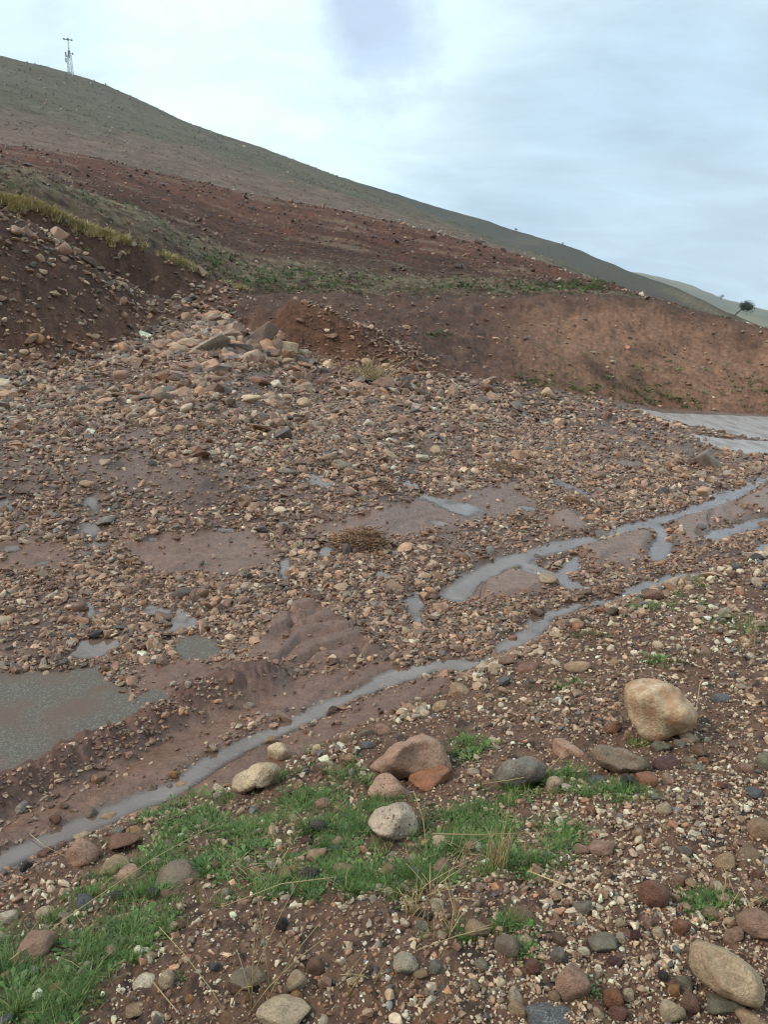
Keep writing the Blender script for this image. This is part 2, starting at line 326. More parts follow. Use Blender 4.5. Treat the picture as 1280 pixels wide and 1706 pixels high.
    return z, dict(zb=zb, a=a, r=r, bank=bank, bed=bed, slope=slope, field=field, hill=hill, water=water, asph=asph, mud=mud, ridge=ridge, bar=bar,
                   rb=rb, rf=rf, rt=rt, rc=rc, rd=rd, n_mid=n_mid, n_fine=n_fine, flow=flow)
def H(x, y): return surface(x, y)

def ground_colour(x, y, z, s):
    px, py = proj(x, y, z)
    n1 = fbm(x * .5, y * .5, 101, 4); n2 = fbm(x * 2.5, y * 2.5, 102, 4); n3 = fbm(x * 11, y * 11, 103, 3)
    def mixc(c, d, t): return c + (np.asarray(d) - c) * np.clip(t, 0, 1)[:, None]
    N = x.size
    cb = np.tile(np.array([.105, .060, .042]), (N, 1)); cb = mixc(cb, [.155, .095, .07], .5 + n2); cb = mixc(cb, [.05, .032, .026], smooth(.1, .4, n3))
    cd = np.tile(np.array([.165, .098, .076]), (N, 1)); cd = mixc(cd, [.225, .145, .118], .5 + n1 * 1.3); cd = mixc(cd, [.10, .058, .046], smooth(.0, .4, n2)); cd = cd * (.62 + .38 * np.maximum(s['mud'], s['bar']))[:, None]  # outside mud and bars, shade of the gaps between stones darkens the colour
    cd = mixc(cd, [.158, .092, .070], s['mud'] * .9); cd = mixc(cd, [.19, .122, .097], s['bar']); cd = mixc(cd, [.10, .047, .034], s['ridge'])
    # slope
    dark = np.array([.082, .049, .040]); cs = np.tile(dark, (N, 1))
    warm = smooth(R(6), R(14), s['a']) * smooth(-.35, .3, .25 + n1) * (1 - smooth(.75, 1.0, (s['r'] - s['rf']) / np.maximum(s['rt'] - s['rf'], .1)))
    cs = mixc(cs, [.25, .148, .108], warm * .9); cs = mixc(cs, [.15, .084, .060], smooth(-.1, .35, n2) * .5); cs = mixc(cs, [.15, .075, .05], smooth(.0, 1.0, 1 - (s['r'] - s['rf']) / 1.2) * .7)
    rl = fbm(s['a'] * 45 - np.log(np.maximum(s['r'], 1)) * 14, np.log(np.maximum(s['r'], 1)) * 16 + s['a'] * 12, 108, 4)
    cs = mixc(cs, [.26, .16, .115], smooth(.1, .45, rl) * .2); cs = mixc(cs, [.045, .03, .026], smooth(-.1, -.45, rl) * .3)
    t = (s['r'] - s['rt']) / np.maximum(s['rc'] - s['rt'], .5)
    # ploughed field: dark near the terrace, redder upslope, weedy strips
    cf = np.tile(np.array([.056, .029, .022]), (N, 1)); cf = mixc(cf, [.112, .052, .037], smooth(.25, .8, t + n1 * .35)); cf = mixc(cf, [.055, .034, .03], smooth(.05, .4, n2) * .8)
    streak = fbm(s['a'] * 9, np.log(np.maximum(s['r'], 1)) * 26 + s['a'] * 9, 107, 4)
    cf = mixc(cf, [.165, .125, .095], smooth(.08, .4, streak) * .7); cf = mixc(cf, [.038, .024, .021], smooth(-.12, -.4, streak) * .6)
    strip = np.exp(-((t - .14 + .08 * n1) / .12) ** 2) * smooth(-.25, .25, n2 + .15)
    cf = mixc(cf, [.16, .14, .10], strip * .85)
    # hill
    u = np.log(np.maximum(s['r'] / s['rc'], 1)) / np.log(np.maximum(s['rd'] / s['rc'], 1.05))
    h1 = fbm(x * .03, y * .03, 104, 4); h2 = fbm(x * .15, y * .15, 105, 4); h3 = fbm(x * .8, y * .8, 106, 3)
    ch = np.tile(np.array([.120, .112, .084]), (N, 1)); ch = mixc(ch, [.100, .093, .068], smooth(-.1, .3, h1 + .4 * h2)); ch = mixc(ch, [.165, .135, .10], smooth(.05, .4, h2) * .7)
    ch = mixc(ch, [.115, .085, .068], smooth(.78, 1, u + h1 * .15) * .45)
    pink = smooth(.02, .10, u + .05 * h2) * (1 - smooth(.36, .62, u + .14 * h1)); pink *= smooth(-.32, -.2, s['a'] * .6 + u * .42 - .0)
    ch = mixc(ch, [.205, .138, .115], pink * (.70 + .5 * h3)); ch = mixc(ch, [.06, .05, .04], smooth(.2, .45, h3) * .35)
    ch = mixc(ch, [.20, .17, .105], np.exp(-((u - .05) / .05) ** 2) * .5)
    w = [s[k] for k in ('bank', 'bed', 'slope', 'field', 'hill')]; tot = sum(w)
    col = sum(c_ * (q / tot)[:, None] for c_, q in zip((cb, cd, cs, cf, ch), w))
    rough = (.8 * s['bank'] + (.62 - .30 * s['mud'] - .28 * s['bar'] - .12 * smooth(-.1, .3, n1)) * s['bed'] + .82 * s['slope'] + .9 * s['field'] + .95 * s['hill']) / tot
    wetm = np.clip(s['water'] * s['bed'], 0, 1); col = col * (1 - .3 * wetm)[:, None]; rough = rough * (1 - .55 * wetm) * (1 - .35 * s['bed'] * np.maximum(s['mud'], s['bar']) * smooth(-.05, .3, n1 + .5 * n2))
    return np.clip(col * np.array([1.10, 1.0, .88]) ** (1 - .8 * s['hill'])[:, None], .01, 1), rough

# ------------------------------------------------------------------ materials
def new_mat(name):
    m = bpy.data.materials.new(name); m.use_nodes = True; nt = m.node_tree
    b = nt.nodes['Principled BSDF']; return m, nt, b
def N_(nt, t, **k):
    n = nt.nodes.new(t)
    for a, b in k.items(): setattr(n, a, b)
    return n
def noise_node(nt, vec, scale, detail=5, rough=.6):
    n = N_(nt, 'ShaderNodeTexNoise'); n.inputs['Scale'].default_value = scale; n.inputs['Detail'].default_value = detail; n.inputs['Roughness'].default_value = rough
    if vec is not None: nt.links.new(vec, n.inputs['Vector'])
    return n
def rangen(nt, v, a, b, c, d):
    m = N_(nt, 'ShaderNodeMapRange'); nt.links.new(v, m.inputs['Value'])
    for i, q in zip(('From Min', 'From Max', 'To Min', 'To Max'), (a, b, c, d)): m.inputs[i].default_value = q
    return m.outputs['Result']
def vmul(nt, colr, fac):
    m = N_(nt, 'ShaderNodeVectorMath', operation='SCALE'); nt.links.new(colr, m.inputs[0]); nt.links.new(fac, m.inputs['Scale']); return m.outputs[0]
def mixn(nt, fac, a, b, blend='MIX'):
    m = N_(nt, 'ShaderNodeMix', data_type='RGBA', blend_type=blend)
    if isinstance(fac, (int, float)): m.inputs[0].default_value = fac
    else: nt.links.new(fac, m.inputs[0])
    for s, v in ((6, a), (7, b)):
        if isinstance(v, (tuple, list)): m.inputs[s].default_value = (*v[:3], 1)
        else: nt.links.new(v, m.inputs[s])
    return m.outputs[2]
def bump(nt, b, h, strength, dist):
    n = N_(nt, 'ShaderNodeBump'); n.inputs['Strength'].default_value = strength; n.inputs['Distance'].default_value = dist
    nt.links.new(h, n.inputs['Height']); nt.links.new(n.outputs[0], b.inputs['Normal'])

def ground_mat(name, scales, lo, hi, bd, bs=.8, spec=.5):
    m, nt, b = new_mat(name)
    g = N_(nt, 'ShaderNodeNewGeometry').outputs['Position']
    a = N_(nt, 'ShaderNodeAttribute', attribute_name='col'); ra = N_(nt, 'ShaderNodeAttribute', attribute_name='rgh')
    n1 = noise_node(nt, g, scales[0], 8, .65); n2 = noise_node(nt, g, scales[1], 6, .7)
    f = rangen(nt, n1.outputs[0], .3, .7, lo, hi); c1 = vmul(nt, a.outputs['Color'], f)
    f2 = rangen(nt, n2.outputs[0], .3, .7, .75, 1.25); c2 = vmul(nt, c1, f2)
    nt.links.new(c2, b.inputs['Base Color'])
    r2 = N_(nt, 'ShaderNodeMath', operation='MULTIPLY'); nt.links.new(ra.outputs['Fac'], r2.inputs[0]); nt.links.new(rangen(nt, n1.outputs[0], .3, .7, .75, 1.2), r2.inputs[1])
    nt.links.new(r2.outputs[0], b.inputs['Roughness']); b.inputs['Specular IOR Level'].default_value = spec
    ad = N_(nt, 'ShaderNodeMath', operation='MULTIPLY_ADD'); nt.links.new(n2.outputs[0], ad.inputs[0]); ad.inputs[1].default_value = .45; nt.links.new(n1.outputs[0], ad.inputs[2])
    hgt_ = ad.outputs[0]
    if name == 'wet_silt':
        mp = N_(nt, 'ShaderNodeMapping'); mp.inputs['Rotation'].default_value = (0, 0, -.86); mp.inputs['Scale'].default_value = (1.5, 8, 1); nt.links.new(g, mp.inputs[0]); n4 = noise_node(nt, mp.outputs[0], 1.6, 5, .6)
        a2 = N_(nt, 'ShaderNodeMath', operation='MULTIPLY_ADD'); nt.links.new(n4.outputs[0], a2.inputs[0]); a2.inputs[1].default_value = 1.3; nt.links.new(hgt_, a2.inputs[2]); hgt_ = a2.outputs[0]
        nt.links.new(vmul(nt, c2, rangen(nt, n4.outputs[0], .3, .7, .88, 1.12)), b.inputs['Base Color'])
    bump(nt, b, hgt_, bs, bd); return m
M_BANK = ground_mat('bank_soil', (28, 110), .55, 1.5, .02, .9, .35)
M_BED = ground_mat('wet_silt', (16, 70), .7, 1.3, .014, .8, .45)
M_SLOPE = ground_mat('eroded_earth', (7, 30), .55, 1.45, .06, 1.0, .2)
M_FIELD = ground_mat('ploughed_soil', (3.2, 13), .5, 1.5, .10, 1.0, .15)
M_HILL = ground_mat('dry_hill_turf', (.4, 2.2), .6, 1.4, .6, 1.0, .1)

def water_mat():
    m, nt, b = new_mat('muddy_water'); g = N_(nt, 'ShaderNodeNewGeometry').outputs['Position']
    b.inputs['Base Color'].default_value = (.16, .105, .08, 1); b.inputs['Specular IOR Level'].default_value = .6; b.inputs['Roughness'].default_value = .03; b.inputs['IOR'].default_value = 1.9
    n = noise_node(nt, g, 9, 3, .5); w = N_(nt, 'ShaderNodeTexWave', wave_type='BANDS', bands_direction='DIAGONAL'); nt.links.new(g, w.inputs['Vector'])
    w.inputs['Scale'].default_value = 5; w.inputs['Distortion'].default_value = 7; w.inputs['Detail'].default_value = 2; w.inputs['Detail Scale'].default_value = 2
    ad = N_(nt, 'ShaderNodeMath', operation='MULTIPLY_ADD'); nt.links.new(w.outputs['Fac'], ad.inputs[0]); ad.inputs[1].default_value = .25; nt.links.new(n.outputs[0], ad.inputs[2])
    da = N_(nt, 'ShaderNodeAttribute', attribute_name='dep'); nt.links.new(rangen(nt, da.outputs['Fac'], .0, .024, .15, 1), b.inputs['Alpha'])
    bump(nt, b, ad.outputs[0], .3, .012); return m
M_WATER = water_mat()
def asphalt_mat():
    m, nt, b = new_mat('wet_asphalt'); g = N_(nt, 'ShaderNodeNewGeometry').outputs['Position']
    v = N_(nt, 'ShaderNodeTexVoronoi'); v.inputs['Scale'].default_value = 120; nt.links.new(g, v.inputs['Vector'])
    n = noise_node(nt, g, 3, 5); n2 = noise_node(nt, g, 60, 4)
    cr = N_(nt, 'ShaderNodeValToRGB'); nt.links.new(v.outputs['Color'], cr.inputs[0])
    cr.color_ramp.elements[0].color = (.105, .094, .080, 1); cr.color_ramp.elements[1].color = (.225, .20, .17, 1); cr.color_ramp.elements[1].position = .95
    e = cr.color_ramp.elements.new(.6); e.color = (.135, .120, .102, 1)
    c = mixn(nt, rangen(nt, n.outputs[0], .44, .62, 0, .85), cr.outputs[0], (.15, .105, .082)); nt.links.new(c, b.inputs['Base Color'])
    nt.links.new(rangen(nt, n.outputs[0], .3, .7, .6, .8), b.inputs['Roughness']); b.inputs['Specular IOR Level'].default_value = .08
    bump(nt, b, v.outputs['Distance'], .5, .003); return m
M_ASPHALT = asphalt_mat()
def wet_road_mat():
    m, nt, b = new_mat('silty_wet_road'); g = N_(nt, 'ShaderNodeNewGeometry').outputs['Position']; mp = N_(nt, 'ShaderNodeMapping'); mp.inputs['Rotation'].default_value = (0, 0, .7); mp.inputs['Scale'].default_value = (3, .8, 1); nt.links.new(g, mp.inputs[0])
    n = noise_node(nt, mp.outputs[0], 1.2, 7, .65)  # stretched noise blends the pale grey into brown
    nt.links.new(mixn(nt, rangen(nt, n.outputs[0], .4, .62, 0, 1), (.37, .34, .325), (.21, .165, .145)), b.inputs['Base Color']); nt.links.new(rangen(nt, n.outputs[0], .35, .65, .22, .6), b.inputs['Roughness']); bump(nt, b, n.outputs[0], .3, .02); return m
M_WETROAD = wet_road_mat()

def stone_mat(name, instanced):
    m, nt, b = new_mat(name)
    tcn = N_(nt, 'ShaderNodeTexCoord'); oi = N_(nt, 'ShaderNodeObjectInfo')
    if instanced: colr = N_(nt, 'ShaderNodeAttribute', attribute_name='tint', attribute_type='INSTANCER').outputs['Color']
    else: colr = oi.outputs['Color']
    off = N_(nt, 'ShaderNodeVectorMath', operation='ADD'); nt.links.new(tcn.outputs['Object'], off.inputs[0])
    sc = N_(nt, 'ShaderNodeVectorMath', operation='SCALE'); sc.inputs[0].default_value = (37, 19, 53); nt.links.new(oi.outputs['Random'], sc.inputs['Scale']); nt.links.new(sc.outputs[0], off.inputs[1])
    v = off.outputs[0]
    n1 = noise_node(nt, v, 1.6, 8, .65); n2 = noise_node(nt, v, 9, 6, .7); n3 = noise_node(nt, v, 3.2, 4, .6)
    c = vmul(nt, colr, rangen(nt, n1.outputs[0], .3, .7, .6, 1.4)); c = vmul(nt, c, rangen(nt, n2.outputs[0], .3, .7, .72, 1.28))
    c = mixn(nt, rangen(nt, n3.outputs[0], .52, .68, 0, .6), c, (.19, .095, .055))
    n5 = noise_node(nt, v, 22, 3, .6); c = vmul(nt, c, rangen(nt, n5.outputs[0], .3, .7, .78, 1.22))
    c = mixn(nt, rangen(nt, n2.outputs[0], .60, .70, 0, .5), c, (.07, .045, .035))
    nt.links.new(c, b.inputs['Base Color']); nt.links.new(rangen(nt, n1.outputs[0], .3, .7, .30, .66), b.inputs['Roughness']); b.inputs['Specular IOR Level'].default_value = .4
    ad = N_(nt, 'ShaderNodeMath', operation='MULTIPLY_ADD'); nt.links.new(n2.outputs[0], ad.inputs[0]); ad.inputs[1].default_value = .35; nt.links.new(n1.outputs[0], ad.inputs[2])
    if not instanced: bump(nt, b, ad.outputs[0], 1.0, .028)
    return m
M_STONE = stone_mat('stone', False); M_GRAVEL = stone_mat('gravel_stone', True)
def pitted_mat():
    m = M_STONE.copy(); m.name = 'pitted_stone'; nt = m.node_tree; b = nt.nodes['Principled BSDF']
    tcn = N_(nt, 'ShaderNodeTexCoord'); v = N_(nt, 'ShaderNodeTexVoronoi'); v.inputs['Scale'].default_value = 5.5; nt.links.new(tcn.outputs['Object'], v.inputs['Vector'])
    n = noise_node(nt, tcn.outputs['Object'], 4, 6, .7)
    src = b.inputs['Base Color'].links[0].from_socket
    hole = rangen(nt, v.outputs['Distance'], .10, .26, 1, 0); mk = rangen(nt, n.outputs[0], .45, .6, 0, .9)
    mu = N_(nt, 'ShaderNodeMath', operation='MULTIPLY'); nt.links.new(hole, mu.inputs[0]); nt.links.new(mk, mu.inputs[1])
    nt.links.new(mixn(nt, mu.outputs[0], src, (.085, .05, .038)), b.inputs['Base Color'])
    inv = N_(nt, 'ShaderNodeMath', operation='SUBTRACT'); nt.links.new(n.outputs[0], inv.inputs[0]); nt.links.new(mu.outputs[0], inv.inputs[1]); bump(nt, b, inv.outputs[0], 1.0, .012); return m
M_PITTED = pitted_mat()
def veined_mat():
    m = M_STONE.copy(); m.name = 'veined_stone'; nt = m.node_tree; b = nt.nodes['Principled BSDF']
    tcn = N_(nt, 'ShaderNodeTexCoord'); mp = N_(nt, 'ShaderNodeMapping'); mp.inputs['Rotation'].default_value = (.3, .4, .7); mp.inputs['Scale'].default_value = (.8, 3.2, 3.2); nt.links.new(tcn.outputs['Object'], mp.inputs[0])
    n = noise_node(nt, mp.outputs[0], 1.3, 5, .55); src = b.inputs['Base Color'].links[0].from_socket
    d = N_(nt, 'ShaderNodeMath', operation='SUBTRACT'); nt.links.new(n.outputs[0], d.inputs[0]); d.inputs[1].default_value = .5
    ab = N_(nt, 'ShaderNodeMath', operation='ABSOLUTE'); nt.links.new(d.outputs[0], ab.inputs[0])
    nt.links.new(mixn(nt, rangen(nt, ab.outputs[0], .004, .022, .8, 0), src, (.45, .46, .46)), b.inputs['Base Color']); return m
M_VEINED = veined_mat()
def stained_mat():
    m = M_STONE.copy(); m.name = 'stained_stone'; nt = m.node_tree; b = nt.nodes['Principled BSDF']
    tcn = N_(nt, 'ShaderNodeTexCoord'); mp = N_(nt, 'ShaderNodeMapping'); mp.inputs['Scale'].default_value = (2.2, 2.2, .9); mp.inputs['Rotation'].default_value = (0, .5, 0); nt.links.new(tcn.outputs['Object'], mp.inputs[0])
    n = noise_node(nt, mp.outputs[0], 1.4, 7, .68); src = b.inputs['Base Color'].links[0].from_socket
    c = mixn(nt, rangen(nt, n.outputs[0], .41, .57, 0, .8), src, (.42, .22, .115)); c = mixn(nt, rangen(nt, n.outputs[0], .62, .72, 0, .6), c, (.16, .075, .04)); nt.links.new(c, b.inputs['Base Color']); return m
M_STAINED = stained_mat()

def leaf_mat(name, c0, c1, instanced=True, rough=.55, trans=.25):
    m, nt, b = new_mat(name); oi = N_(nt, 'ShaderNodeObjectInfo'); g = N_(nt, 'ShaderNodeNewGeometry').outputs['Position']
    n = noise_node(nt, g, 3.0, 4)
    c = mixn(nt, rangen(nt, n.outputs[0], .35, .65, 0, 1), c0, c1)
    c = vmul(nt, c, rangen(nt, oi.outputs['Random'], 0, 1, .65, 1.35)); nt.links.new(c, b.inputs['Base Color'])
    b.inputs['Roughness'].default_value = rough; b.inputs['Transmission Weight'].default_value = 0
    b.inputs['Subsurface Weight'].default_value = 0
    return m
M_GRASS = leaf_mat('green_grass', (.058, .122, .018), (.115, .180, .036))
M_TURF = leaf_mat('weedy_turf', (.070, .095, .035), (.115, .125, .058))
M_DRYTURF = leaf_mat('olive_turf', (.38, .31, .13), (.52, .42, .21))
M_STRAW = leaf_mat('straw', (.42, .31, .15), (.30, .21, .10))
M_TWIG = leaf_mat('wet_twig', (.15, .075, .035), (.26, .14, .07))
M_LEAF = leaf_mat('tree_leaf', (.022, .040, .020), (.045, .065, .032))
M_BARK = leaf_mat('bark', (.05, .035, .028), (.08, .06, .045))
def plain(name, c, rough=.5, metal=0.0):
    m, nt, b = new_mat(name); tcn = N_(nt, 'ShaderNodeTexCoord'); n = noise_node(nt, tcn.outputs['Object'], 1.5, 4)
    nt.links.new(mixn(nt, rangen(nt, n.outputs[0], .3, .7, 0, 1), tuple(v * .8 for v in c), tuple(v * 1.15 for v in c)), b.inputs['Base Color'])
    b.inputs['Roughness'].default_value = rough; b.inputs['Metallic'].default_value = metal; return m
M_STEEL = plain('galvanised_steel', (.62, .64, .66), .5, .0); M_DARK = plain('dark_plastic', (.14, .15, .17), .6)

# ------------------------------------------------------------------ object helpers
def mesh_obj(name, verts, faces, mat=None, parent=None, smooth_=True):
    me = bpy.data.meshes.new(name); me.from_pydata([tuple(v) for v in verts], [], [tuple(f) for f in faces]); me.update()
    if smooth_: me.polygons.foreach_set('use_smooth', [True] * len(me.polygons))
    if mat: me.materials.append(mat)
    o = bpy.data.objects.new(name, me); COL.objects.link(o)
    if parent: o.parent = parent
    return o
def tag(o, label=None, cat=None, group=None, kind=None):
    for k, v in (('label', label), ('category', cat), ('group', group), ('kind', kind)):
        if v: o[k] = v
    return o
def empty(name, loc):
    o = bpy.data.objects.new(name, None); COL.objects.link(o); o.location = loc; return o
def sheet(name, vx, vy, vz, quads, mat, col=None, rgh=None, dep=None):
    used = np.unique(quads); remap = np.zeros(vx.size, np.int64); remap[used] = np.arange(used.size); q = remap[quads]
    me = bpy.data.meshes.new(name); me.vertices.add(used.size); co = np.stack([vx[used], vy[used], vz[used]], 1).astype(np.float32)
    me.vertices.foreach_set('co', co.ravel()); me.loops.add(q.size); me.loops.foreach_set('vertex_index', q.ravel().astype(np.int32))
    me.polygons.add(len(q)); me.polygons.foreach_set('loop_start', np.arange(0, q.size, 4, dtype=np.int32))
    me.update(calc_edges=True); me.polygons.foreach_set('use_smooth', np.ones(len(q), bool)); me.materials.append(mat)
    if col is not None:
        a = me.attributes.new('col', 'FLOAT_COLOR', 'POINT'); a.data.foreach_set('color', np.concatenate([col[used], np.ones((used.size, 1))], 1).astype(np.float32).ravel())
        a = me.attributes.new('rgh', 'FLOAT', 'POINT'); a.data.foreach_set('value', rgh[used].astype(np.float32))
    if dep is not None: a = me.attributes.new('dep', 'FLOAT', 'POINT'); a.data.foreach_set('value', dep[used].astype(np.float32))
    me.validate(); o = bpy.data.objects.new(name, me); COL.objects.link(o); o['kind'] = 'structure'; return o

# ------------------------------------------------------------------ the ground, one continuous surface cut into its regions
ca = np.concatenate([np.arange(-180, -60, 4.0), np.arange(-60, -34, .7), np.arange(-34, 34, .092), np.arange(34, 60, .7), np.arange(60, 180.1, 4.0)]) * math.pi / 180
ra = np.concatenate([np.linspace(.05, 1.25, 12)[:-1], np.exp(np.arange(math.log(1.25), math.log(40), .0066)), np.exp(np.arange(math.log(40), math.log(560), .0125)), [580, 640, 720, 850]])
NA, NR = ca.size, ra.size
AA, RR = np.meshgrid(ca, ra, indexing='ij')
GX = (RR * np.sin(AA)).ravel(); GY = (RR * np.cos(AA)).ravel()
GZ, S = surface(GX, GY, True)
GC, GR = ground_colour(GX, GY, GZ, S)
ii, jj = np.meshgrid(np.arange(NA - 1), np.arange(NR - 1), indexing='ij'); v0 = (ii * NR + jj).ravel()
QUADS = np.stack([v0, v0 + NR, v0 + NR + 1, v0 + 1], 1)[:, ::-1]
qr = S['r'][v0]; zone = np.zeros(v0.size, int)
for k, nm in enumerate(('rb', 'rf', 'rt', 'rc')): zone[qr >= S[nm][v0] + (0.05 if k == 0 else 0)] = k + 1
for k, (nm, mt) in enumerate((('ground', M_BANK), ('flooded_road', M_BED), ('eroded_slope', M_SLOPE), ('ploughed_field', M_FIELD), ('hill', M_HILL))):
    tag(sheet(nm, GX, GY, GZ, QUADS[zone == k], mt, GC, GR), ('stony brown roadside bank at the photographer\'s feet', 'flooded road covered with brown mud and gravel', 'bare brown eroded slope above the flooded road', 'dark ploughed field on the hillside', 'bare olive brown hill with a mast on it')[k], None, None, 'structure')
# water fills what lies below its level
WZ = S['zb'] - .013
wetq = (GZ < WZ + .003) & (S['bed'] > .3) & (S['r'] < np.minimum(S['rf'] - 1.2, 26)) & (np.abs(S['a']) < R(50))
wq = wetq[QUADS].any(1)
tag(sheet('water', GX, GY, WZ + .0005 * fbm(GX * 3, GY * 3, 5, 2), QUADS[wq], M_WATER, dep=WZ - GZ), 'muddy water standing and running over the road', None, None, 'structure')
aq = ((S['asph'] > .02)[QUADS].any(1)) & (zone == 1); farq = S['r'][v0] > 9
tag(sheet('wet_road', GX, GY, S['zb'] - .007 + .002 * fbm(GX * 2, GY * 2, 15, 2), QUADS[aq & farq], M_WETROAD), 'pale wet road surface below the grassy foot of the slope', None, None, 'structure')
aq &= ~farq
tag(sheet('asphalt_road', GX, GY, S['zb'] - .007 + .002 * fbm(GX * 2, GY * 2, 15, 2), QUADS[aq], M_ASPHALT), 'patch of grey asphalt showing through the mud', None, None, 'structure')

# two farther ridges
def ridge(name, pts, rfront, zfront, mat, cfun, drop=.2, rows=70):
    p = sorted(PT(a, b, r=c) for a, b, c in pts); pa = np.array([q[0] for q in p])
    az = np.linspace(pa[0], pa[-1], 420); rr = np.exp(np.interp(az, pa, np.log([q[1] for q in p]))); zz = np.interp(az, pa, [q[2] for q in p])
    k = np.exp(-.5 * (np.arange(-8, 9) / 3.0) ** 2); k /= k.sum(); f = lambda v: np.convolve(np.pad(v, 8, mode='edge'), k, 'valid'); rr, zz = f(rr), f(zz)
    t = np.concatenate([np.linspace(0, 1, rows), 1 + np.linspace(0.05, 1, 12)])
    T, A_ = np.meshgrid(t, az); RRr = np.repeat(rr[:, None], t.size, 1); ZZ = np.repeat(zz[:, None], t.size, 1)
    Rg = np.where(T <= 1, RRr * (rfront + (1 - rfront) * T), RRr * (1 + (T - 1) * .15))
    Zg = np.where(T <= 1, zfront + (ZZ - zfront) * (T ** 1.25), ZZ - RRr * drop * (T - 1) ** 1.6)
    x = (Rg * np.sin(A_)).ravel(); y = (Rg * np.cos(A_)).ravel(); s = RRr.ravel() / 500
    z = Zg.ravel() + s * (1.2 * fbm(x * .02 / s, y * .02 / s, 111, 4) + .5 * fbm(x * .1 / s, y * .1 / s, 112, 3)) * smooth(0, .15, T.ravel())
    n0, n1 = T.shape; i, j = np.meshgrid(np.arange(n0 - 1), np.arange(n1 - 1), indexing='ij'); v = (i * n1 + j).ravel()
    q = np.stack([v, v + n1, v + n1 + 1, v + 1], 1)[:, ::-1]
    return sheet(name, x, y, z, q, mat, cfun(x, y, T.ravel(), A_.ravel()), np.full(x.size, .95))
def c_mid(x, y, T, A_):
    h = fbm(x * .02, y * .02, 121, 4); c = np.tile(np.array([.070, .066, .054]), (x.size, 1))
    c = c + (np.array([.092, .084, .064]) - c) * np.clip(smooth(0, .4, h), 0, 1)[:, None]
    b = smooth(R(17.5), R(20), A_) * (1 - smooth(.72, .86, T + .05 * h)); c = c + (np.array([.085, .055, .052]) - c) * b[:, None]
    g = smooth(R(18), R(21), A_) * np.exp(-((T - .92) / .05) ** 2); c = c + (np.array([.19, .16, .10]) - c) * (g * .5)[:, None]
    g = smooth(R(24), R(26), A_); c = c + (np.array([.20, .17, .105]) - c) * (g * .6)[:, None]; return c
def c_far(x, y, T, A_):
    h = fbm(x * .006, y * .006, 131, 4); c = np.tile(np.array([.13, .125, .085]), (x.size, 1)); return c + (np.array([.2, .17, .10]) - c) * smooth(-.1, .3, h)[:, None]
MIDR = [(300, 250, 700), (480, 275, 700), (545, 289, 690), (640, 317, 680), (720, 342, 660), (800, 366, 640), (860, 385, 620), (940, 409, 580), (1000, 432, 530), (1060, 456, 460), (1100, 470, 400), (1150, 492, 320), (1200, 516, 240), (1230, 528, 200), (1280, 547, 180), (1420, 590, 170), (1600, 600, 170)]
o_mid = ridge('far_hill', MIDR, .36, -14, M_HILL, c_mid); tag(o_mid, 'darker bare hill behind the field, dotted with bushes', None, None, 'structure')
FARR = [(760, 470, 2350), (980, 447, 2350), (1040, 450, 2300), (1080, 456, 2250), (1150, 475, 2200), (1200, 496, 2150), (1240, 507, 2100), (1280, 516, 2100), (1420, 548, 2100), (1700, 556, 2100)]
o_far = ridge('distant_hill', FARR, .12, -40, M_HILL, c_far); tag(o_far, 'pale hazy distant hill beyond the lone trees', None, None, 'structure')
from mathutils.bvhtree import BVHTree
def obj_hit(o, px, py):
    d = Vector(pdir(px, py)).normalized(); ok, loc, nrm, i = o.ray_cast(Vector((0, 0, HC)), d); return loc if ok else None
#PART2
# ------------------------------------------------------------------ stones
TINT = dict(tan=(.36, .25, .17), pale=(.44, .34, .245), cream=(.52, .42, .31), white=(.52, .46, .385), pink=(.33, .21, .165), rust=(.27, .125, .075), brown=(.20, .122, .088),
            redbrown=(.19, .098, .075), grey=(.21, .195, .18), greengrey=(.195, .19, .15), dark=(.045, .044, .048), bluegrey=(.115, .13, .15), maroon=(.095, .047, .047), greybrown=(.215, .17, .135), orange=(.36, .20, .10), grey2=(.40, .335, .28))
def ico(sub):
    bm = bmesh.new(); bmesh.ops.create_icosphere(bm, subdivisions=sub, radius=1); bm.verts.ensure_lookup_table()
    v = np.array([q.co[:] for q in bm.verts]); f = [[w.index for w in q.verts] for q in bm.faces]; bm.free(); return v, f
ICO = {k: ico(k) for k in (1, 2, 3, 4)}
def n3(v, s, seed): return (noise(v[:, 0] * s + 5.1, v[:, 1] * s + v[:, 2] * .63 * s, seed) + noise(v[:, 1] * s - 2.7, v[:, 2] * s + v[:, 0] * .71 * s, seed + 1) + noise(v[:, 2] * s + 9.2, v[:, 0] * s - v[:, 1] * .57 * s, seed + 2)) / 2.2
def stone_shape(seed, sub, ang=.5, rough=.06):
    g = np.random.default_rng(seed); v, f = ICO[sub]
    k = int(16 - 6 * ang); nrm = g.normal(size=(k, 3)); nrm /= np.linalg.norm(nrm, axis=1)[:, None]; hgt = g.uniform(.68 - .22 * ang, .98 - .10 * ang, k)
    dots = np.maximum(v @ nrm.T, 1e-3); rad = hgt / dots; p = 8 + 26 * ang
    allr = np.concatenate([rad, np.full((len(v), 1), 1.0)], 1); rr = (allr ** -p).sum(1) ** (-1 / p)
    o = v * rr[:, None]
    o *= (1 + rough * 1.5 * n3(o, 1.1, seed) + rough * .8 * n3(o, 2.6, seed + 5) + (rough * .4 * n3(o, 7, seed + 9) if sub > 2 else 0))[:, None]
    o = o * (1 + .18 * g.uniform(-1, 1) * o[:, [1, 2, 0]]) + o[:, [2, 0, 1]] * g.uniform(-.15, .15, 3)
    o = o - (o.max(0) + o.min(0)) / 2; mx = np.abs(o).max(0); o = o / mx; return o, f
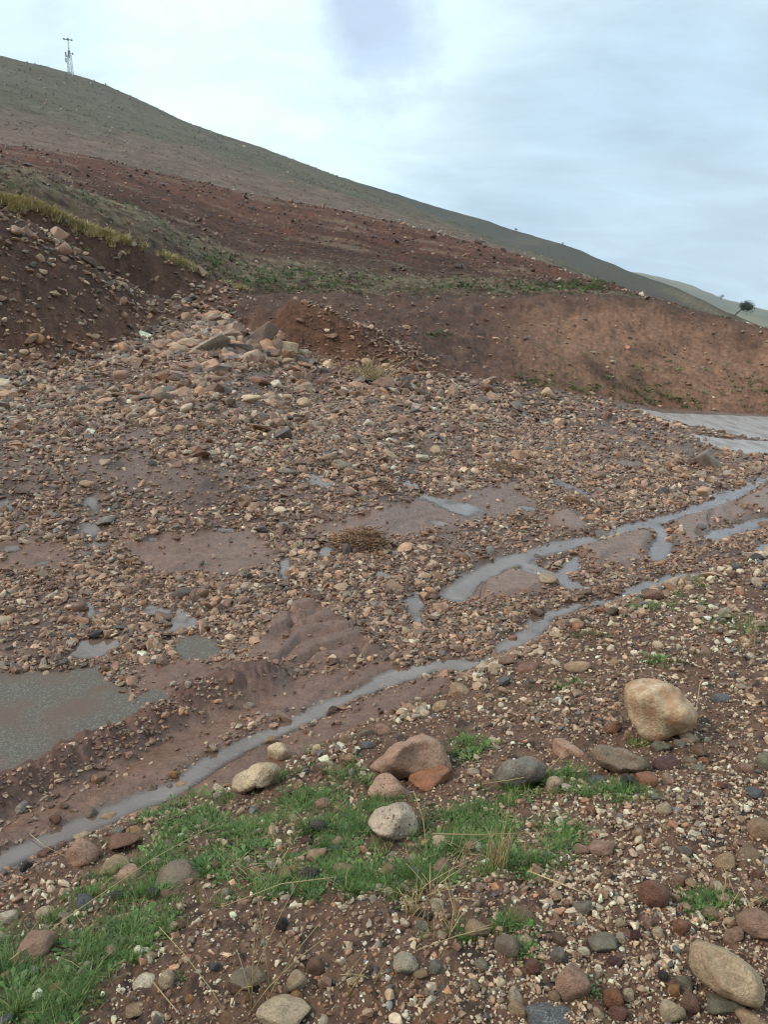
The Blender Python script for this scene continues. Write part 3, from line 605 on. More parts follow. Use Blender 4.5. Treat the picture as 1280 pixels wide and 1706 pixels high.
def mesh_data(name, v, f, mat):
    me = bpy.data.meshes.new(name); me.from_pydata([tuple(q) for q in v], [], f); me.polygons.foreach_set('use_smooth', [True] * len(f)); me.materials.append(mat); me.update(); return me

# (centre x, centre y, width, height in photograph pixels, tint, angularity, name, category, label)
ST = [
 (952, 1248, 58, 38, 'pink', .7, 'porous pinkish stone with a hollow, beside the flat brown slab in the grass'),
 (1110, 1273, 48, 33, 'maroon', .8, 'dark maroon stone at the end of the flat brown slab'),
 (1047, 1302, 26, 31, 'dark', .7, 'glossy black stone tucked under the flat brown slab'),
 (1078, 1301, 38, 26, 'rust', .8, 'orange brown block below the flat brown slab'),
 (1113, 1300, 22, 28, 'pink', .1, 'smooth pinkish egg shaped pebble standing right of the orange brown block'),
 (996, 1300, 30, 16, 'bluegrey', .3, 'flat blue black pebble under the left end of the flat slab'),
 (1102, 1243, 30, 18, 'greengrey', .1, 'greenish grey oval pebble at the foot of the tallest tan boulder'),
 (1100, 1228, 20, 15, 'tan', .2, 'small tan pebble leaning on the underside of the tallest tan boulder'),
 (1049, 1224, 16, 20, 'tan', .3, 'small tan stone against the left flank of the tallest tan boulder'),
 (1132, 1240, 20, 15, 'grey', .2, 'small grey pebble under the overhang of the tallest tan boulder'),
 (1150, 1231, 36, 20, 'pale', .7, 'jagged pale stone in the hollow right of the tallest tan boulder'),
 (1201, 1164, 33, 18, 'bluegrey', .7, 'dark blue grey stone lying right of the tallest tan boulder'),
 (1274, 1267, 30, 52, 'greengrey', .6, 'dark green grey stone cut by the right edge of the picture'),
 (1264, 1384, 40, 46, 'tan', .2, 'yellowish oval cobble at the right edge above the pale gravel'),
 (1106, 1349, 25, 23, 'cream', .6, 'cream stone alone in the gravel below the orange brown block'),
 (1003, 1413, 42, 28, 'pink', .3, 'larger stone of the touching pinkish pair on the gravel'),
 (970, 1414, 28, 19, 'pink', .3, 'smaller stone of the touching pinkish pair on the gravel'),
 (1258, 1322, 27, 16, 'bluegrey', .1, 'smooth blue grey oval pebble near the right edge'),
 (1204, 1308, 18, 14, 'redbrown', .1, 'small round brick red pebble on the gravel'),
 (1245, 1281, 24, 18, 'pink', .5, 'pinkish pebble left of the dark green grey edge stone'),
 (880, 1113, 36, 21, 'redbrown', .5, 'wet rust red cobble at the head of the near stream bank'),
 (963, 1111, 43, 17, 'tan', .4, 'long flat tan stone on the bank above the grass tuft'),
 (1024, 1105, 16, 21, 'tan', .5, 'upright tan stone above the tallest tan boulder, beside the green weeds'),
 (840, 1135, 22, 18, 'bluegrey', .7, 'dark blue angular stone near the end of the near stream'),
 (840, 1151, 20, 13, 'tan', .1, 'round tan pebble just below the dark blue angular stone'),
 (926, 1310, 28, 30, 'pale', .6, 'pale upright stone half hidden in grass right of the faceted grey boulder'),
 (945, 1312, 17, 12, 'white', .3, 'small white pebble beside the pale upright stone in the grass'),
 (1166, 1252, 26, 20, 'brown', .5, 'brown angular stone right of the maroon stone'),
 (1150, 1266, 24, 14, 'greybrown', .1, 'flat grey brown pebble touching the maroon stone'),
 (1173, 1268, 18, 14, 'rust', .1, 'small orange pebble right of the maroon stone'),
 (1163, 1279, 24, 10, 'greengrey', .1, 'flat greenish pebble below the small orange pebble'),
 (1090, 1490, 50, 50, 'redbrown', .0, 'round reddish brown cobble alone in the pale gravel'),
 (1264, 1537, 70, 52, 'pink', .2, 'long pinkish tan oval stone at the right edge above the largest boulder'),
 (957, 1638, 57, 72, 'pink', .2, 'pinkish grey upright oval cobble near the bottom of the picture'),
 (920, 1694, 82, 40, 'bluegrey', .2, 'blue grey boulder with white veins at the bottom edge'),
 (1121, 1686, 42, 54, 'cream', .6, 'long cream stone at the bottom edge left of the largest boulder'),
 (1151, 1673, 32, 46, 'brown', .5, 'brown upright stone between the cream stone and the largest boulder'),
 (1022, 1662, 35, 32, 'rust', .3, 'orange brown cobble at the bottom beside grass blades'),
 (1048, 1658, 18, 26, 'cream', .3, 'upright cream pebble right of the orange brown bottom cobble'),
 (1139, 1636, 31, 29, 'greengrey', .4, 'grey green cobble touching the left end of the largest boulder'),
 (1124, 1650, 22, 24, 'orange', .1, 'orange tan oval pebble below the grey green cobble'),
 (1210, 1676, 62, 38, 'greengrey', .5, 'greenish stone wedged under the largest boulder'),
 (1253, 1699, 58, 32, 'tan', .2, 'tan cobble in the bottom corner under the largest boulder'),
 (1060, 1558, 20, 38, 'maroon', .3, 'dark purple brown upright pebble in the pale gravel'),
 (1006, 1572, 48, 32, 'greengrey', .6, 'flat grey green stone half sunk in the gravel'),
 (1035, 1538, 20, 22, 'cream', .6, 'cream triangular pebble above the dark purple brown pebble'),
 (1034, 1561, 17, 17, 'white', .7, 'small white chip left of the dark purple brown pebble'),
 (1098, 1555, 23, 19, 'cream', .7, 'cream block in the gravel below the round reddish cobble'),
 (1080, 1540, 19, 21, 'pink', .3, 'pinkish pebble between the cream block and the reddish cobble'),
 (1136, 1548, 30, 36, 'rust', .7, 'rust coloured angular stone in the gravel above the largest boulder'),
 (1222, 1560, 33, 33, 'pink', .2, 'pinkish oval cobble resting on top of the largest boulder\'s far side'),
 (930, 1591, 25, 25, 'grey', .0, 'round dark grey pebble above the pinkish grey upright cobble'),
 (1025, 1600, 27, 18, 'maroon', .2, 'dark banded oval pebble below the flat grey green stone'),
 (1207, 1436, 36, 30, 'tan', .5, 'bent tan stone in the gravel near the right edge'),
 (1132, 1465, 22, 17, 'pink', .1, 'pink and cream oval pebble right of the round reddish cobble'),
 (1262, 1459, 22, 20, 'redbrown', .3, 'dark red pebble at the right edge, upper of two'),
 (1265, 1477, 26, 18, 'pink', .4, 'pink pebble at the right edge under the dark red one'),
 (1206, 1497, 24, 18, 'cream', .5, 'cream pebble in the weeds near the right edge'),
 (1030, 1692, 34, 30, 'redbrown', .4, 'red brown stone at the bottom edge below the orange brown cobble'),
 (998, 1690, 20, 21, 'cream', .2, 'round cream pebble at the bottom edge'),
 (1105, 1627, 18, 26, 'dark', .5, 'dark pebble left of the grey green cobble'),
 (1012, 1455, 16, 16, 'pink', .3, 'small rosy pebble on the gravel left of the round reddish cobble'),
 (847, 1577, 42, 35, 'greybrown', .1, 'smooth grey brown egg shaped cobble touching a cream pebble'),
 (876, 1567, 26, 20, 'cream', .3, 'cream pebble touching the smooth grey brown cobble'),
 (796, 1545, 42, 29, 'tan', .3, 'tan brown cobble behind dry stalks in the grass'),
 (867, 1523, 42, 17, 'brown', .2, 'long brown pebble lying across above the smooth grey brown cobble'),
 (729, 1508, 23, 21, 'white', .7, 'white block below the orange straw tuft'),
 (737, 1446, 33, 27, 'pink', .3, 'pinkish oval cobble in the grass right of the black rock'),
 (735, 1402, 32, 15, 'cream', .2, 'cream oblong pebble just below the white pitted boulder'),
 (843, 1408, 27, 22, 'pink', .3, 'rosy pebble beside the upright straw clump'),
 (676, 1607, 40, 35, 'white', .7, 'white angular stone with grey flecks on the gravel near the bottom'),
 (702, 1623, 27, 18, 'tan', .3, 'tan pebble touching the white angular stone'),
 (725, 1612, 20, 22, 'grey', .4, 'pale grey pebble right of the white angular stone'),
 (860, 1655, 26, 25, 'white', .8, 'white triangular chip near the veined boulder'),
 (864, 1684, 35, 28, 'tan', .3, 'tan pebble below the white triangular chip'),
 (888, 1611, 27, 26, 'redbrown', .5, 'reddish brown block left of the round dark grey pebble'),
 (924, 1659, 20, 17, 'tan', .1, 'small tan pebble left of the pinkish grey upright cobble'),
 (735, 1699, 28, 19, 'rust', .1, 'rust red round pebble at the bottom edge'),
 (573, 1450, 37, 23, 'pink', .7, 'reddish pale block right of the black rock in the grass'),
 (705, 1542, 22, 16, 'grey', .5, 'grey pebble below the white block'),
 (698, 1524, 15, 12, 'dark', .3, 'small black pebble left of the white block'),
 (714, 1526, 15, 12, 'dark', .3, 'small black pebble below the white block'),
 (516, 1459, 32, 33, 'dark', .6, 'black angular rock in the thin grass'),
 (469, 1539, 22, 27, 'dark', .8, 'black wedge shaped stone on bare pebbly soil'),
 (494, 1636, 36, 31, 'pale', .7, 'pinkish white faceted stone near dry upright stalks'),
 (495, 1660, 20, 20, 'orange', .5, 'orange tan stone under the pinkish white faceted stone'),
 (525, 1611, 28, 36, 'brown', .6, 'brown faceted stone behind the pinkish white one'),
 (472, 1688, 88, 30, 'cream', .5, 'long cream slab at the bottom edge behind dry stalks'),
 (415, 1633, 60, 22, 'greybrown', .5, 'flat brown stone half buried behind the dry upright stalks'),
 (359, 1610, 16, 28, 'bluegrey', .3, 'blue grey upright pebble on the pebbly soil'),
 (277, 1633, 26, 26, 'cream', .3, 'cream rounded stone near a small green weed'),
 (240, 1636, 37, 20, 'white', .8, 'rough white stone left of the cream rounded stone'),
 (318, 1664, 20, 18, 'orange', .3, 'orange pebble below the cream rounded stone'),
 (298, 1461, 80, 42, 'greybrown', .6, 'large dark grey brown stone lying in the grass'),
 (286, 1488, 36, 21, 'brown', .4, 'flat brown stone below the large dark grey brown stone'),
 (260, 1439, 20, 28, 'cream', .3, 'cream upright pebble behind the large dark grey brown stone'),
 (316, 1469, 18, 14, 'pink', .3, 'small pink pebble in front of the large dark grey brown stone'),
 (532, 1379, 30, 26, 'dark', .5, 'black rounded stone in the grass left of the white pitted boulder'),
 (563, 1402, 25, 19, 'tan', .4, 'tan stone between the black rounded stone and the pitted boulder'),
 (528, 1424, 33, 18, 'tan', .4, 'long tan stone above the black angular rock'),
 (560, 1414, 22, 12, 'bluegrey', .4, 'small dark blue pebble beside the long tan stone'),
 (512, 1402, 22, 16, 'maroon', .4, 'dark maroon stone below the black rounded stone'),
 (282, 1409, 29, 18, 'greybrown', .1, 'smooth oval grey tan pebble in thick grass'),
 (428, 1453, 20, 15, 'tan', .4, 'small tan stone in the grass left of the black angular rock'),
 (318, 1566, 12, 14, 'white', .1, 'tiny bright white pebble on the pebbly soil'),
 (304, 1540, 15, 14, 'brown', .1, 'round brown pebble above the tiny bright white one'),
 (290, 1541, 15, 12, 'cream', .2, 'cream pebble touching the round brown pebble'),
 (54, 1579, 74, 50, 'pink', .2, 'long pinkish brown stone slanting in the grass at the left'),
 (138, 1424, 56, 50, 'pink', .8, 'knobbly pinkish stone full of hollows by the muddy stream'),
 (78, 1520, 38, 22, 'cream', .4, 'cream flat stone in the grass at the left edge'),
 (14, 1528, 32, 25, 'white', .2, 'rounded white cobble cut by the left edge'),
 (215, 1454, 42, 28, 'pink', .6, 'pink pitted stone left of the large dark grey brown stone'),
 (190, 1441, 50, 18, 'tan', .4, 'long tan stone behind the pink pitted stone'),
 (95, 1643, 29, 19, 'orange', .7, 'orange tan angular stone in the left corner grass'),
 (226, 1682, 33, 22, 'tan', .7, 'tan wedge stone on the soil in the bottom left'),
 (36, 1672, 18, 14, 'orange', .3, 'small orange stone in the bottom left grass'),
 (78, 1421, 28, 17, 'redbrown', .4, 'wet reddish flat stone left of the knobbly stone'),
 (104, 1409, 16, 16, 'brown', .1, 'round brown pebble left of the knobbly stone'),
 (135, 1394, 26, 18, 'pale', .6, 'pale wet stone behind the knobbly stone'),
 (222, 1386, 28, 17, 'orange', .6, 'orange stone beside the stream at the edge of the grass'),
 (208, 1402, 52, 17, 'redbrown', .4, 'long reddish brown stone below the orange one'),
 (196, 1385, 22, 15, 'grey', .3, 'grey pebble left of the orange stream side stone'),
 (44, 1444, 24, 21, 'dark', .3, 'dark greenish stone in the stream at the left'),
 (205, 1531, 36, 11, 'pale', .3, 'thin pale flat stone lying in the grass'),
 (197, 1491, 24, 19, 'dark', .5, 'black stone in the grass crossed by a long straw'),
 (255, 1487, 22, 16, 'dark', .4, 'dark pebble left of the flat brown stone'),
 (8, 1699, 34, 20, 'bluegrey', .2, 'blue grey stone in the bottom left corner'),
 (649, 1313, 70, 50, 'pink', .7, 'grey pink pitted boulder between the triangular and the white boulders'),
 (716, 1303, 67, 42, 'rust', .2, 'reddish rounded boulder in front of the triangular boulder'),
 (465, 1253, 37, 36, 'cream', .8, 'knobbly white stone standing in the mud above the pale slab'),
 (450, 1233, 20, 15, 'tan', .5, 'tan stone behind the knobbly white stone'),
 (477, 1322, 18, 25, 'greybrown', .7, 'grey pointed stone, left of a trio in the grass'),
 (499, 1308, 17, 18, 'tan', .3, 'tan stone, top of a trio in the grass'),
 (506, 1324, 16, 16, 'brown', .3, 'brown stone, lower right of a trio in the grass'),
 (538, 1337, 25, 16, 'pink', .4, 'pinkish flat stone in the grass left of the pitted boulders'),
 (290, 1289, 17, 13, 'orange', .4, 'orange pebble in the muddy stream'),
 (284, 1312, 16, 16, 'grey', .3, 'grey pebble in the stream below the orange one'),
 (302, 1309, 21, 15, 'tan', .2, 'tan oval pebble at the stream edge beside the grey one'),
 (309, 1325, 20, 13, 'brown', .2, 'brown pebble at the grass edge below the tan oval one'),
 (152, 1356, 24, 23, 'greybrown', .3, 'rounded grey brown stone standing in the stream'),
 (182, 1363, 29, 18, 'tan', .2, 'smooth tan oval stone in the stream right of the rounded one'),
 (157, 1375, 22, 13, 'orange', .3, 'orange tan flat stone in the stream below the rounded one'),
 (92, 1364, 21, 17, 'redbrown', .3, 'red brown stone at the foot of the mud ridge'),
 (107, 1342, 15, 13, 'brown', .2, 'small brown stone stuck in the mud ridge'),
 (139, 1137, 16, 12, 'brown', .3, 'single brown stone on the bare asphalt patch'),
 (313, 1140, 11, 14, 'white', .2, 'bright white pebble right of the asphalt patch'),
 (289, 1140, 11, 10, 'white', .2, 'small white pebble left of the bright white pebble'),
 (765, 1152, 36, 28, 'tan', .4, 'rounded tan stone at the tip of the stony bank by the mud'),
 (734, 1178, 25, 16, 'tan', .5, 'tan flat stone left below the rounded tan one on the stony bank'),
 (610, 1222, 26, 20, 'greybrown', .4, 'grey brown cobble at the stony water edge above the triangular boulder'),
 (640, 1216, 28, 22, 'pink', .6, 'pinkish angular cobble at the stony water edge'),
 (612, 1242, 20, 14, 'bluegrey', .2, 'blue grey pebble below the grey brown water edge cobble'),
 (60, 565, 28, 20, 'orange', .1, 'big tan oval boulder on the earth mound'),
 (40, 587, 16, 11, 'pale', .4, 'pale stone just below the big tan oval boulder'),
 (912, 656, 24, 22, 'pale', .7, 'lone pale boulder at the foot of the grassy bank'),
 (310, 530, 16, 18, 'tan', .7, 'tan pointed boulder at the mouth of the gully'),
 (612, 603, 20, 13, 'tan', .2, 'tan rounded boulder above the dry grass tuft'),
 (201, 625, 26, 18, 'pink', .3, 'pinkish boulder on the upper gravel below the mound'),
 (430, 635, 38, 15, 'redbrown', .4, 'long brown slab in the coarse rubble'),
 (415, 665, 36, 15, 'pale', .4, 'long pale slab in the coarse rubble below the brown slab'),
 (460, 642, 20, 16, 'white', .6, 'white block right of the long brown slab'),
 (505, 672, 22, 18, 'pale', .6, 'pale angular block in the rubble'),
 (138, 648, 16, 14, 'grey', .4, 'grey stone on the gravel under the mound'),
 (176, 868, 32, 15, 'grey', .3, 'dark grey boulder lying in the puddle'),
 (145, 807, 26, 16, 'tan', .4, 'tan stone above the puddle'),
 (614, 706, 18, 15, 'white', .5, 'white stone in the gravel above the orange puddle'),
 (704, 765, 22, 14, 'white', .3, 'white stone, left of a pair in the mid gravel'),
 (727, 751, 20, 15, 'pale', .4, 'pale stone, upper right of a pair in the mid gravel'),
 (681, 766, 18, 13, 'brown', .5, 'brown stone left of the white pair in the mid gravel'),
 (536, 636, 18, 14, 'redbrown', .2, 'round red stone in the rubble left of the dry grass tuft'),
 (350, 680, 24, 18, 'greybrown', .4, 'grey brown stone among the coarse rubble'),
 (300, 715, 22, 15, 'tan', .4, 'tan stone on the lower edge of the coarse rubble'),
 (716, 638, 14, 10, 'pink', .5, 'small pink stone at the end of the cut bank'),
 (855, 1064, 16, 12, 'rust', .2, 'rust pebble beside the near stream bend'),
 (998, 1018, 14, 11, 'rust', .2, 'small orange stone in the near stream'),
 (1097, 1075, 18, 14, 'cream', .6, 'cream stone on the far part of the near bank'),
]
BIG = [  # outline, tint, material, label
 ([(1040, 1146), (1053, 1138), (1088, 1129), (1112, 1135), (1143, 1154), (1164, 1179), (1162, 1195), (1131, 1215), (1112, 1230), (1088, 1237), (1073, 1231), (1053, 1203), (1045, 1181)], 'cream', M_STAINED, 'tallest tan boulder with orange stains standing on the bank'),
 ([(983, 1254), (993, 1240), (1022, 1241), (1053, 1247), (1073, 1254), (1083, 1269), (1076, 1281), (1049, 1288), (1014, 1289), (995, 1283)], 'greybrown', M_STONE, 'flat grey brown slab boulder in the row on the bank'),
 ([(827, 1296), (835, 1275), (858, 1263), (893, 1259), (911, 1271), (909, 1287), (881, 1302), (854, 1313), (831, 1310)], 'grey', M_STONE, 'faceted grey boulder with dark patches in the grass'),
 ([(1151, 1585), (1161, 1570), (1185, 1566), (1215, 1567), (1242, 1579), (1262, 1594), (1271, 1615), (1276, 1641), (1273, 1668), (1256, 1680), (1225, 1676), (1188, 1664), (1155, 1644), (1147, 1612)], 'pale', M_STONE, 'largest smooth pale boulder in the bottom right corner'),
 ([(616, 1283), (639, 1262), (675, 1237), (703, 1223), (728, 1233), (744, 1256), (754, 1288), (737, 1296), (715, 1298), (675, 1300), (649, 1294)], 'pink', M_STONE, 'triangular pale brown boulder beside the mud'),
 ([(613, 1374), (623, 1351), (646, 1341), (675, 1336), (690, 1348), (698, 1367), (695, 1390), (665, 1401), (629, 1396)], 'grey2', M_PITTED, 'whitish boulder full of pits in the grass'),
 ([(387, 1295), (413, 1279), (442, 1269), (459, 1272), (469, 1284), (455, 1299), (423, 1314), (396, 1322), (386, 1312)], 'cream', M_STONE, 'long pale slab on the grass edge above the stream'),
]
GROUPS = {}
stones = []       # (px, py, width px, label) of every stone object
def place_stone(px, py, w, h, tint, ang, label, seed, sub=3, mat=None):
    p = hit(px, py, H, rs=RSN); d = np.linalg.norm(p - [0, 0, HC]); sx = w * d / 1280 / 2
    th = math.asin(min((HC - p[2]) / d, .9)); sn, cs = max(math.sin(th), .05), math.cos(th); hh = h * d / 1280 / 2
    sy = sx * .85
    t = max(hh * hh - (sy * sn) ** 2, (.45 * hh) ** 2); sz = min(math.sqrt(t) / cs, 1.15 * sx); sz = max(sz, .4 * sx)
    c = hit(px, py, H, lift=.38 * sz, rs=RSN)
    v, f = stone_shape(seed, sub, .5 + .7 * ang if ang > .05 else .2, .10 if ang > .65 else .06)
    me = mesh_data('stone', v, f, mat or M_STONE); o = bpy.data.objects.new('stone', me); COL.objects.link(o)
    o.location = c; o.scale = (sx, sy, sz); g = np.random.default_rng(seed + 1); o.rotation_euler = (g.uniform(-.15, .15), g.uniform(-.15, .15), -math.atan2(c[0], c[1]) + g.uniform(-.2, .2))
    M = Euler(o.rotation_euler).to_matrix(); wv = (v * np.array([sx, sy, sz])) @ np.array(M).T + c; qx, qy = proj(wv[:, 0], wv[:, 1], wv[:, 2]); k = 1.06 * w / (qx.max() - qx.min()); o.scale = (sx * k, sy * k, sz * k)
    tv = np.array(TINT[tint]) * g.uniform(1.02, 1.25); o.color = (tv[0] * 1.08, tv[1], tv[2] * .88, 1); tag(o, label, 'stone'); stones.append((px, py, w, label)); return o
RSN = np.exp(np.linspace(math.log(1.0), math.log(40), 700))
PIT = ('pitted', 'knobbly', 'porous', 'rough white')
for i, (px, py, w, h, tint, ang, label) in enumerate(ST):
    mt = M_PITTED if any(k in label for k in PIT) and 'left of the pit' not in label and 'and the pit' not in label and 'below the white pit' not in label and 'behind the' not in label and 'left of the knob' not in label else (M_VEINED if 'veins' in label else None)
    place_stone(px, py, w, h, tint, ang, label, 300 + i * 7, 4 if w > 45 else 3, mt)
def big_stone(outline, tint, mat, label, seed):
    P = np.array(outline, float); cx, cy = (P.max(0) + P.min(0)) / 2; w, h = P.max(0) - P.min(0)
    p = hit(cx, P[:, 1].max() - .12 * h, H, rs=RSN); d = np.linalg.norm(p - [0, 0, HC]); k = d / 1280
    ang = np.arctan2(-(P[:, 1] - cy), P[:, 0] - cx); rad = np.hypot(P[:, 0] - cx, P[:, 1] - cy) * k; o_ = np.argsort(ang); ang, rad = ang[o_], rad[o_]
    angp = np.concatenate([ang - 2 * math.pi, ang, ang + 2 * math.pi]); radp = np.tile(rad, 3)
    fw = Vector(pdir(cx, cy)).normalized(); rt = fw.cross(Vector((0, 0, 1))).normalized(); up = rt.cross(fw)
    v, f = stone_shape(seed, 4, .95, .05); fac = np.linalg.norm(v, axis=1); fac = fac / np.median(fac)
    nv = v / np.linalg.norm(v, axis=1)[:, None]
    th = np.arctan2(nv[:, 1], nv[:, 0]); q = np.interp(th, angp, radp); inpl = np.hypot(nv[:, 0], nv[:, 1])
    inpl = inpl ** .85          # fuller rim
    dep = .42 * (w + h) / 2 * k
    bumps = (.85 + .15 * fac) * (1 - .10 * np.abs(n3(nv, 2.3, seed + 20)) + .035 * n3(nv, 1.7, seed) + .035 * n3(nv, 4.5, seed + 3) + .018 * n3(nv, 11, seed + 4))
    X = q * inpl * np.cos(th) * bumps; Y = q * inpl * np.sin(th) * bumps; Z = np.sign(nv[:, 2]) * np.sqrt(np.maximum(1 - inpl ** 2.6, 0)) * dep * bumps * fac ** 1.2 + .15 * dep * n3(nv, 1.1, seed + 8)
    dist = d - .30 * dep; C = Vector((0, 0, HC)) + fw * dist * Vector(pdir(cx, cy)).length / Vector(pdir(cx, cy)).length
    B = np.array([rt[:], up[:], (-fw)[:]]); V = np.stack([X, Y, Z], 1) @ B
    for _ in range(3):
        wv = V + np.array(C); qx, qy = proj(wv[:, 0], wv[:, 1], wv[:, 2]); kx = w / (qx.max() - qx.min()); ky = h / (qy.max() - qy.min())
        V = (V @ B.T) * np.array([kx, ky, (kx + ky) / 2]) @ B; C = C + rt * (cx - (qx.max() + qx.min()) / 2) * k - up * (cy - (qy.max() + qy.min()) / 2) * k
    s = max(rad.max(), dep); me = mesh_data('boulder', V / s, f, mat); o = bpy.data.objects.new('boulder', me); COL.objects.link(o)
    o.location = C; o.scale = (s, s, s); o.color = (TINT[tint][0] * 1.08, TINT[tint][1], TINT[tint][2] * .88, 1); tag(o, label, 'boulder'); stones.append((cx, cy, w, label)); return o
for i, (ol, tint, mt, label) in enumerate(BIG): big_stone(ol, tint, mt, label, 900 + i * 13)

# ------------------------------------------------------------------ scattered masses
def lib(name, meshes):
    c_ = bpy.data.collections.new(name)
    for i, me in enumerate(meshes): c_.objects.link(bpy.data.objects.new('%s_%02d' % (name, i), me))
    return c_
STONE_MESHES = []
for i in range(20):
    v, f = stone_shape(40 + i, 2, (.4, .9, 1.15, 1.3, 1.4)[i % 5], .05); me = mesh_data('gravel_stone', v, f, M_GRAVEL); STONE_MESHES.append(me)
    if i % 5: me.polygons.foreach_set('use_smooth', [False] * len(f)); me.update()
def hull_stone(seed, n):
    g = np.random.default_rng(seed); p = g.normal(size=(n, 3)); p /= np.linalg.norm(p, axis=1)[:, None]; p *= g.uniform(.8, 1.1, (n, 1)) ; bm = bmesh.new()
    for q in p: bm.verts.new(q)
    bmesh.ops.convex_hull(bm, input=bm.verts); loose = [v for v in bm.verts if not v.link_faces]
    if loose: bmesh.ops.delete(bm, geom=loose, context='VERTS')
    bmesh.ops.bevel(bm, geom=bm.edges[:], offset=.07, segments=1, affect='EDGES', clamp_overlap=True)
    bmesh.ops.triangulate(bm, faces=bm.faces[:]); me = bpy.data.meshes.new('gravel_stone'); bm.to_mesh(me); bm.free()
    co = np.empty(len(me.vertices) * 3); me.vertices.foreach_get('co', co); co = co.reshape(-1, 3); co -= (co.max(0) + co.min(0)) / 2; co /= np.abs(co).max(0); me.vertices.foreach_set('co', co.ravel()); me.materials.append(M_GRAVEL); me.update(); return me
STONE_MESHES = STONE_MESHES[:8] + [hull_stone(700 + i, 9 + i % 6) for i in range(18)]
LIB_STONE = lib('gravel_shapes', STONE_MESHES)
def scatter(name, coll, pos, rot, scl, tint, label):
    n = len(pos); me = bpy.data.meshes.new(name); me.vertices.add(n); me.vertices.foreach_set('co', np.asarray(pos, np.float32).ravel())
    for an, tp, ky, val in (('rot', 'FLOAT_VECTOR', 'vector', rot), ('scl', 'FLOAT_VECTOR', 'vector', scl)):
        a = me.attributes.new(an, tp, 'POINT'); a.data.foreach_set(ky, np.asarray(val, np.float32).ravel())
    a = me.attributes.new('idx', 'INT', 'POINT'); a.data.foreach_set('value', rng.integers(0, 1000, n).astype(np.int32))
    a = me.attributes.new('tint', 'FLOAT_COLOR', 'POINT'); a.data.foreach_set('color', np.concatenate([tint, np.ones((n, 1))], 1).astype(np.float32).ravel())
    o = bpy.data.objects.new(name, me); COL.objects.link(o); tag(o, label, None, None, 'stuff')
    ng = bpy.data.node_groups.new(name, 'GeometryNodeTree'); ng.interface.new_socket('Geometry', in_out='INPUT', socket_type='NodeSocketGeometry'); ng.interface.new_socket('Geometry', in_out='OUTPUT', socket_type='NodeSocketGeometry')
    nn, ll = ng.nodes, ng.links; gi = nn.new('NodeGroupInput'); go = nn.new('NodeGroupOutput')
    ci = nn.new('GeometryNodeCollectionInfo'); ci.inputs['Collection'].default_value = coll; ci.inputs['Separate Children'].default_value = True; ci.inputs['Reset Children'].default_value = True
    ip = nn.new('GeometryNodeInstanceOnPoints'); ip.inputs['Pick Instance'].default_value = True
    def at(nm, t):
        q = nn.new('GeometryNodeInputNamedAttribute'); q.data_type = t; q.inputs['Name'].default_value = nm; return q.outputs['Attribute']
    ll.new(gi.outputs[0], ip.inputs['Points']); ll.new(ci.outputs[0], ip.inputs['Instance']); ll.new(at('idx', 'INT'), ip.inputs['Instance Index'])
    er = nn.new('FunctionNodeEulerToRotation'); ll.new(at('rot', 'FLOAT_VECTOR'), er.inputs[0]); ll.new(er.outputs[0], ip.inputs['Rotation']); ll.new(at('scl', 'FLOAT_VECTOR'), ip.inputs['Scale'])
    ll.new(ip.outputs[0], go.inputs[0]); md = o.modifiers.new('scatter', 'NODES'); md.node_group = ng; return o
def cand(n, r0, r1, a0=-37, a1=37):
    a = rng.uniform(R(a0), R(a1), n); r = np.exp(rng.uniform(math.log(r0), math.log(r1), n)); x = r * np.sin(a); y = r * np.cos(a)
    z, s = surface(x, y, True); px, py = proj(x, y, z); return x, y, z, s, px, py
PAL_BED = (np.array([[.235, .135, .092], [.29, .18, .125], [.155, .09, .066], [.36, .255, .18], [.11, .09, .082], [.24, .195, .16], [.31, .165, .098], [.43, .35, .27]]), [.22, .17, .22, .13, .09, .08, .05, .04])
PAL_BANK = (np.array([[.32, .22, .15], [.44, .345, .255], [.22, .135, .092], [.52, .45, .355], [.085, .085, .09], [.25, .21, .17], [.29, .14, .085], [.16, .088, .064]]), [.22, .18, .2, .1, .05, .07, .09, .09])
PAL_CHIP = (np.array([[.43, .34, .25], [.52, .44, .34], [.34, .23, .155], [.27, .16, .11], [.12, .115, .115]]), [.33, .27, .2, .14, .06])
PAL_SOIL = (np.array([[.085, .047, .036], [.11, .058, .042], [.065, .038, .031], [.15, .085, .06]]), [.35, .3, .2, .15])
def tints(pal, n): return np.clip(np.array([1.04, 1.0, .92]) * pal[0][rng.choice(len(pal[0]), n, p=np.array(pal[1]) / sum(pal[1]))] * np.exp(rng.normal(0, .3, (n, 1))), .015, .68)
def stones_from(sel, x, y, z, r, w_px, pal, sink=.15, flat=.55):
    x, y, z, r, w_px = x[sel], y[sel], z[sel], r[sel], w_px[sel]; n = x.size
    d = np.sqrt(x * x + y * y + (z - HC) ** 2); s = w_px * d / 1280 / 2
    sc = np.stack([s, s * rng.uniform(.42, .95, n), s * rng.uniform(flat - .2, flat + .22, n)], 1)
    rot = np.stack([rng.normal(0, .33, n), rng.normal(0, .33, n), rng.uniform(0, 6.28, n)], 1)
    pos = np.stack([x, y, z + sc[:, 2] * (1 - 2 * sink) * .75], 1); return dict(pos=pos, scl=sc, rot=rot, tint=tints(pal, n), w=w_px)
def cat_(ds): return {k: np.concatenate([d[k] for d in ds]) for k in ds[0]}
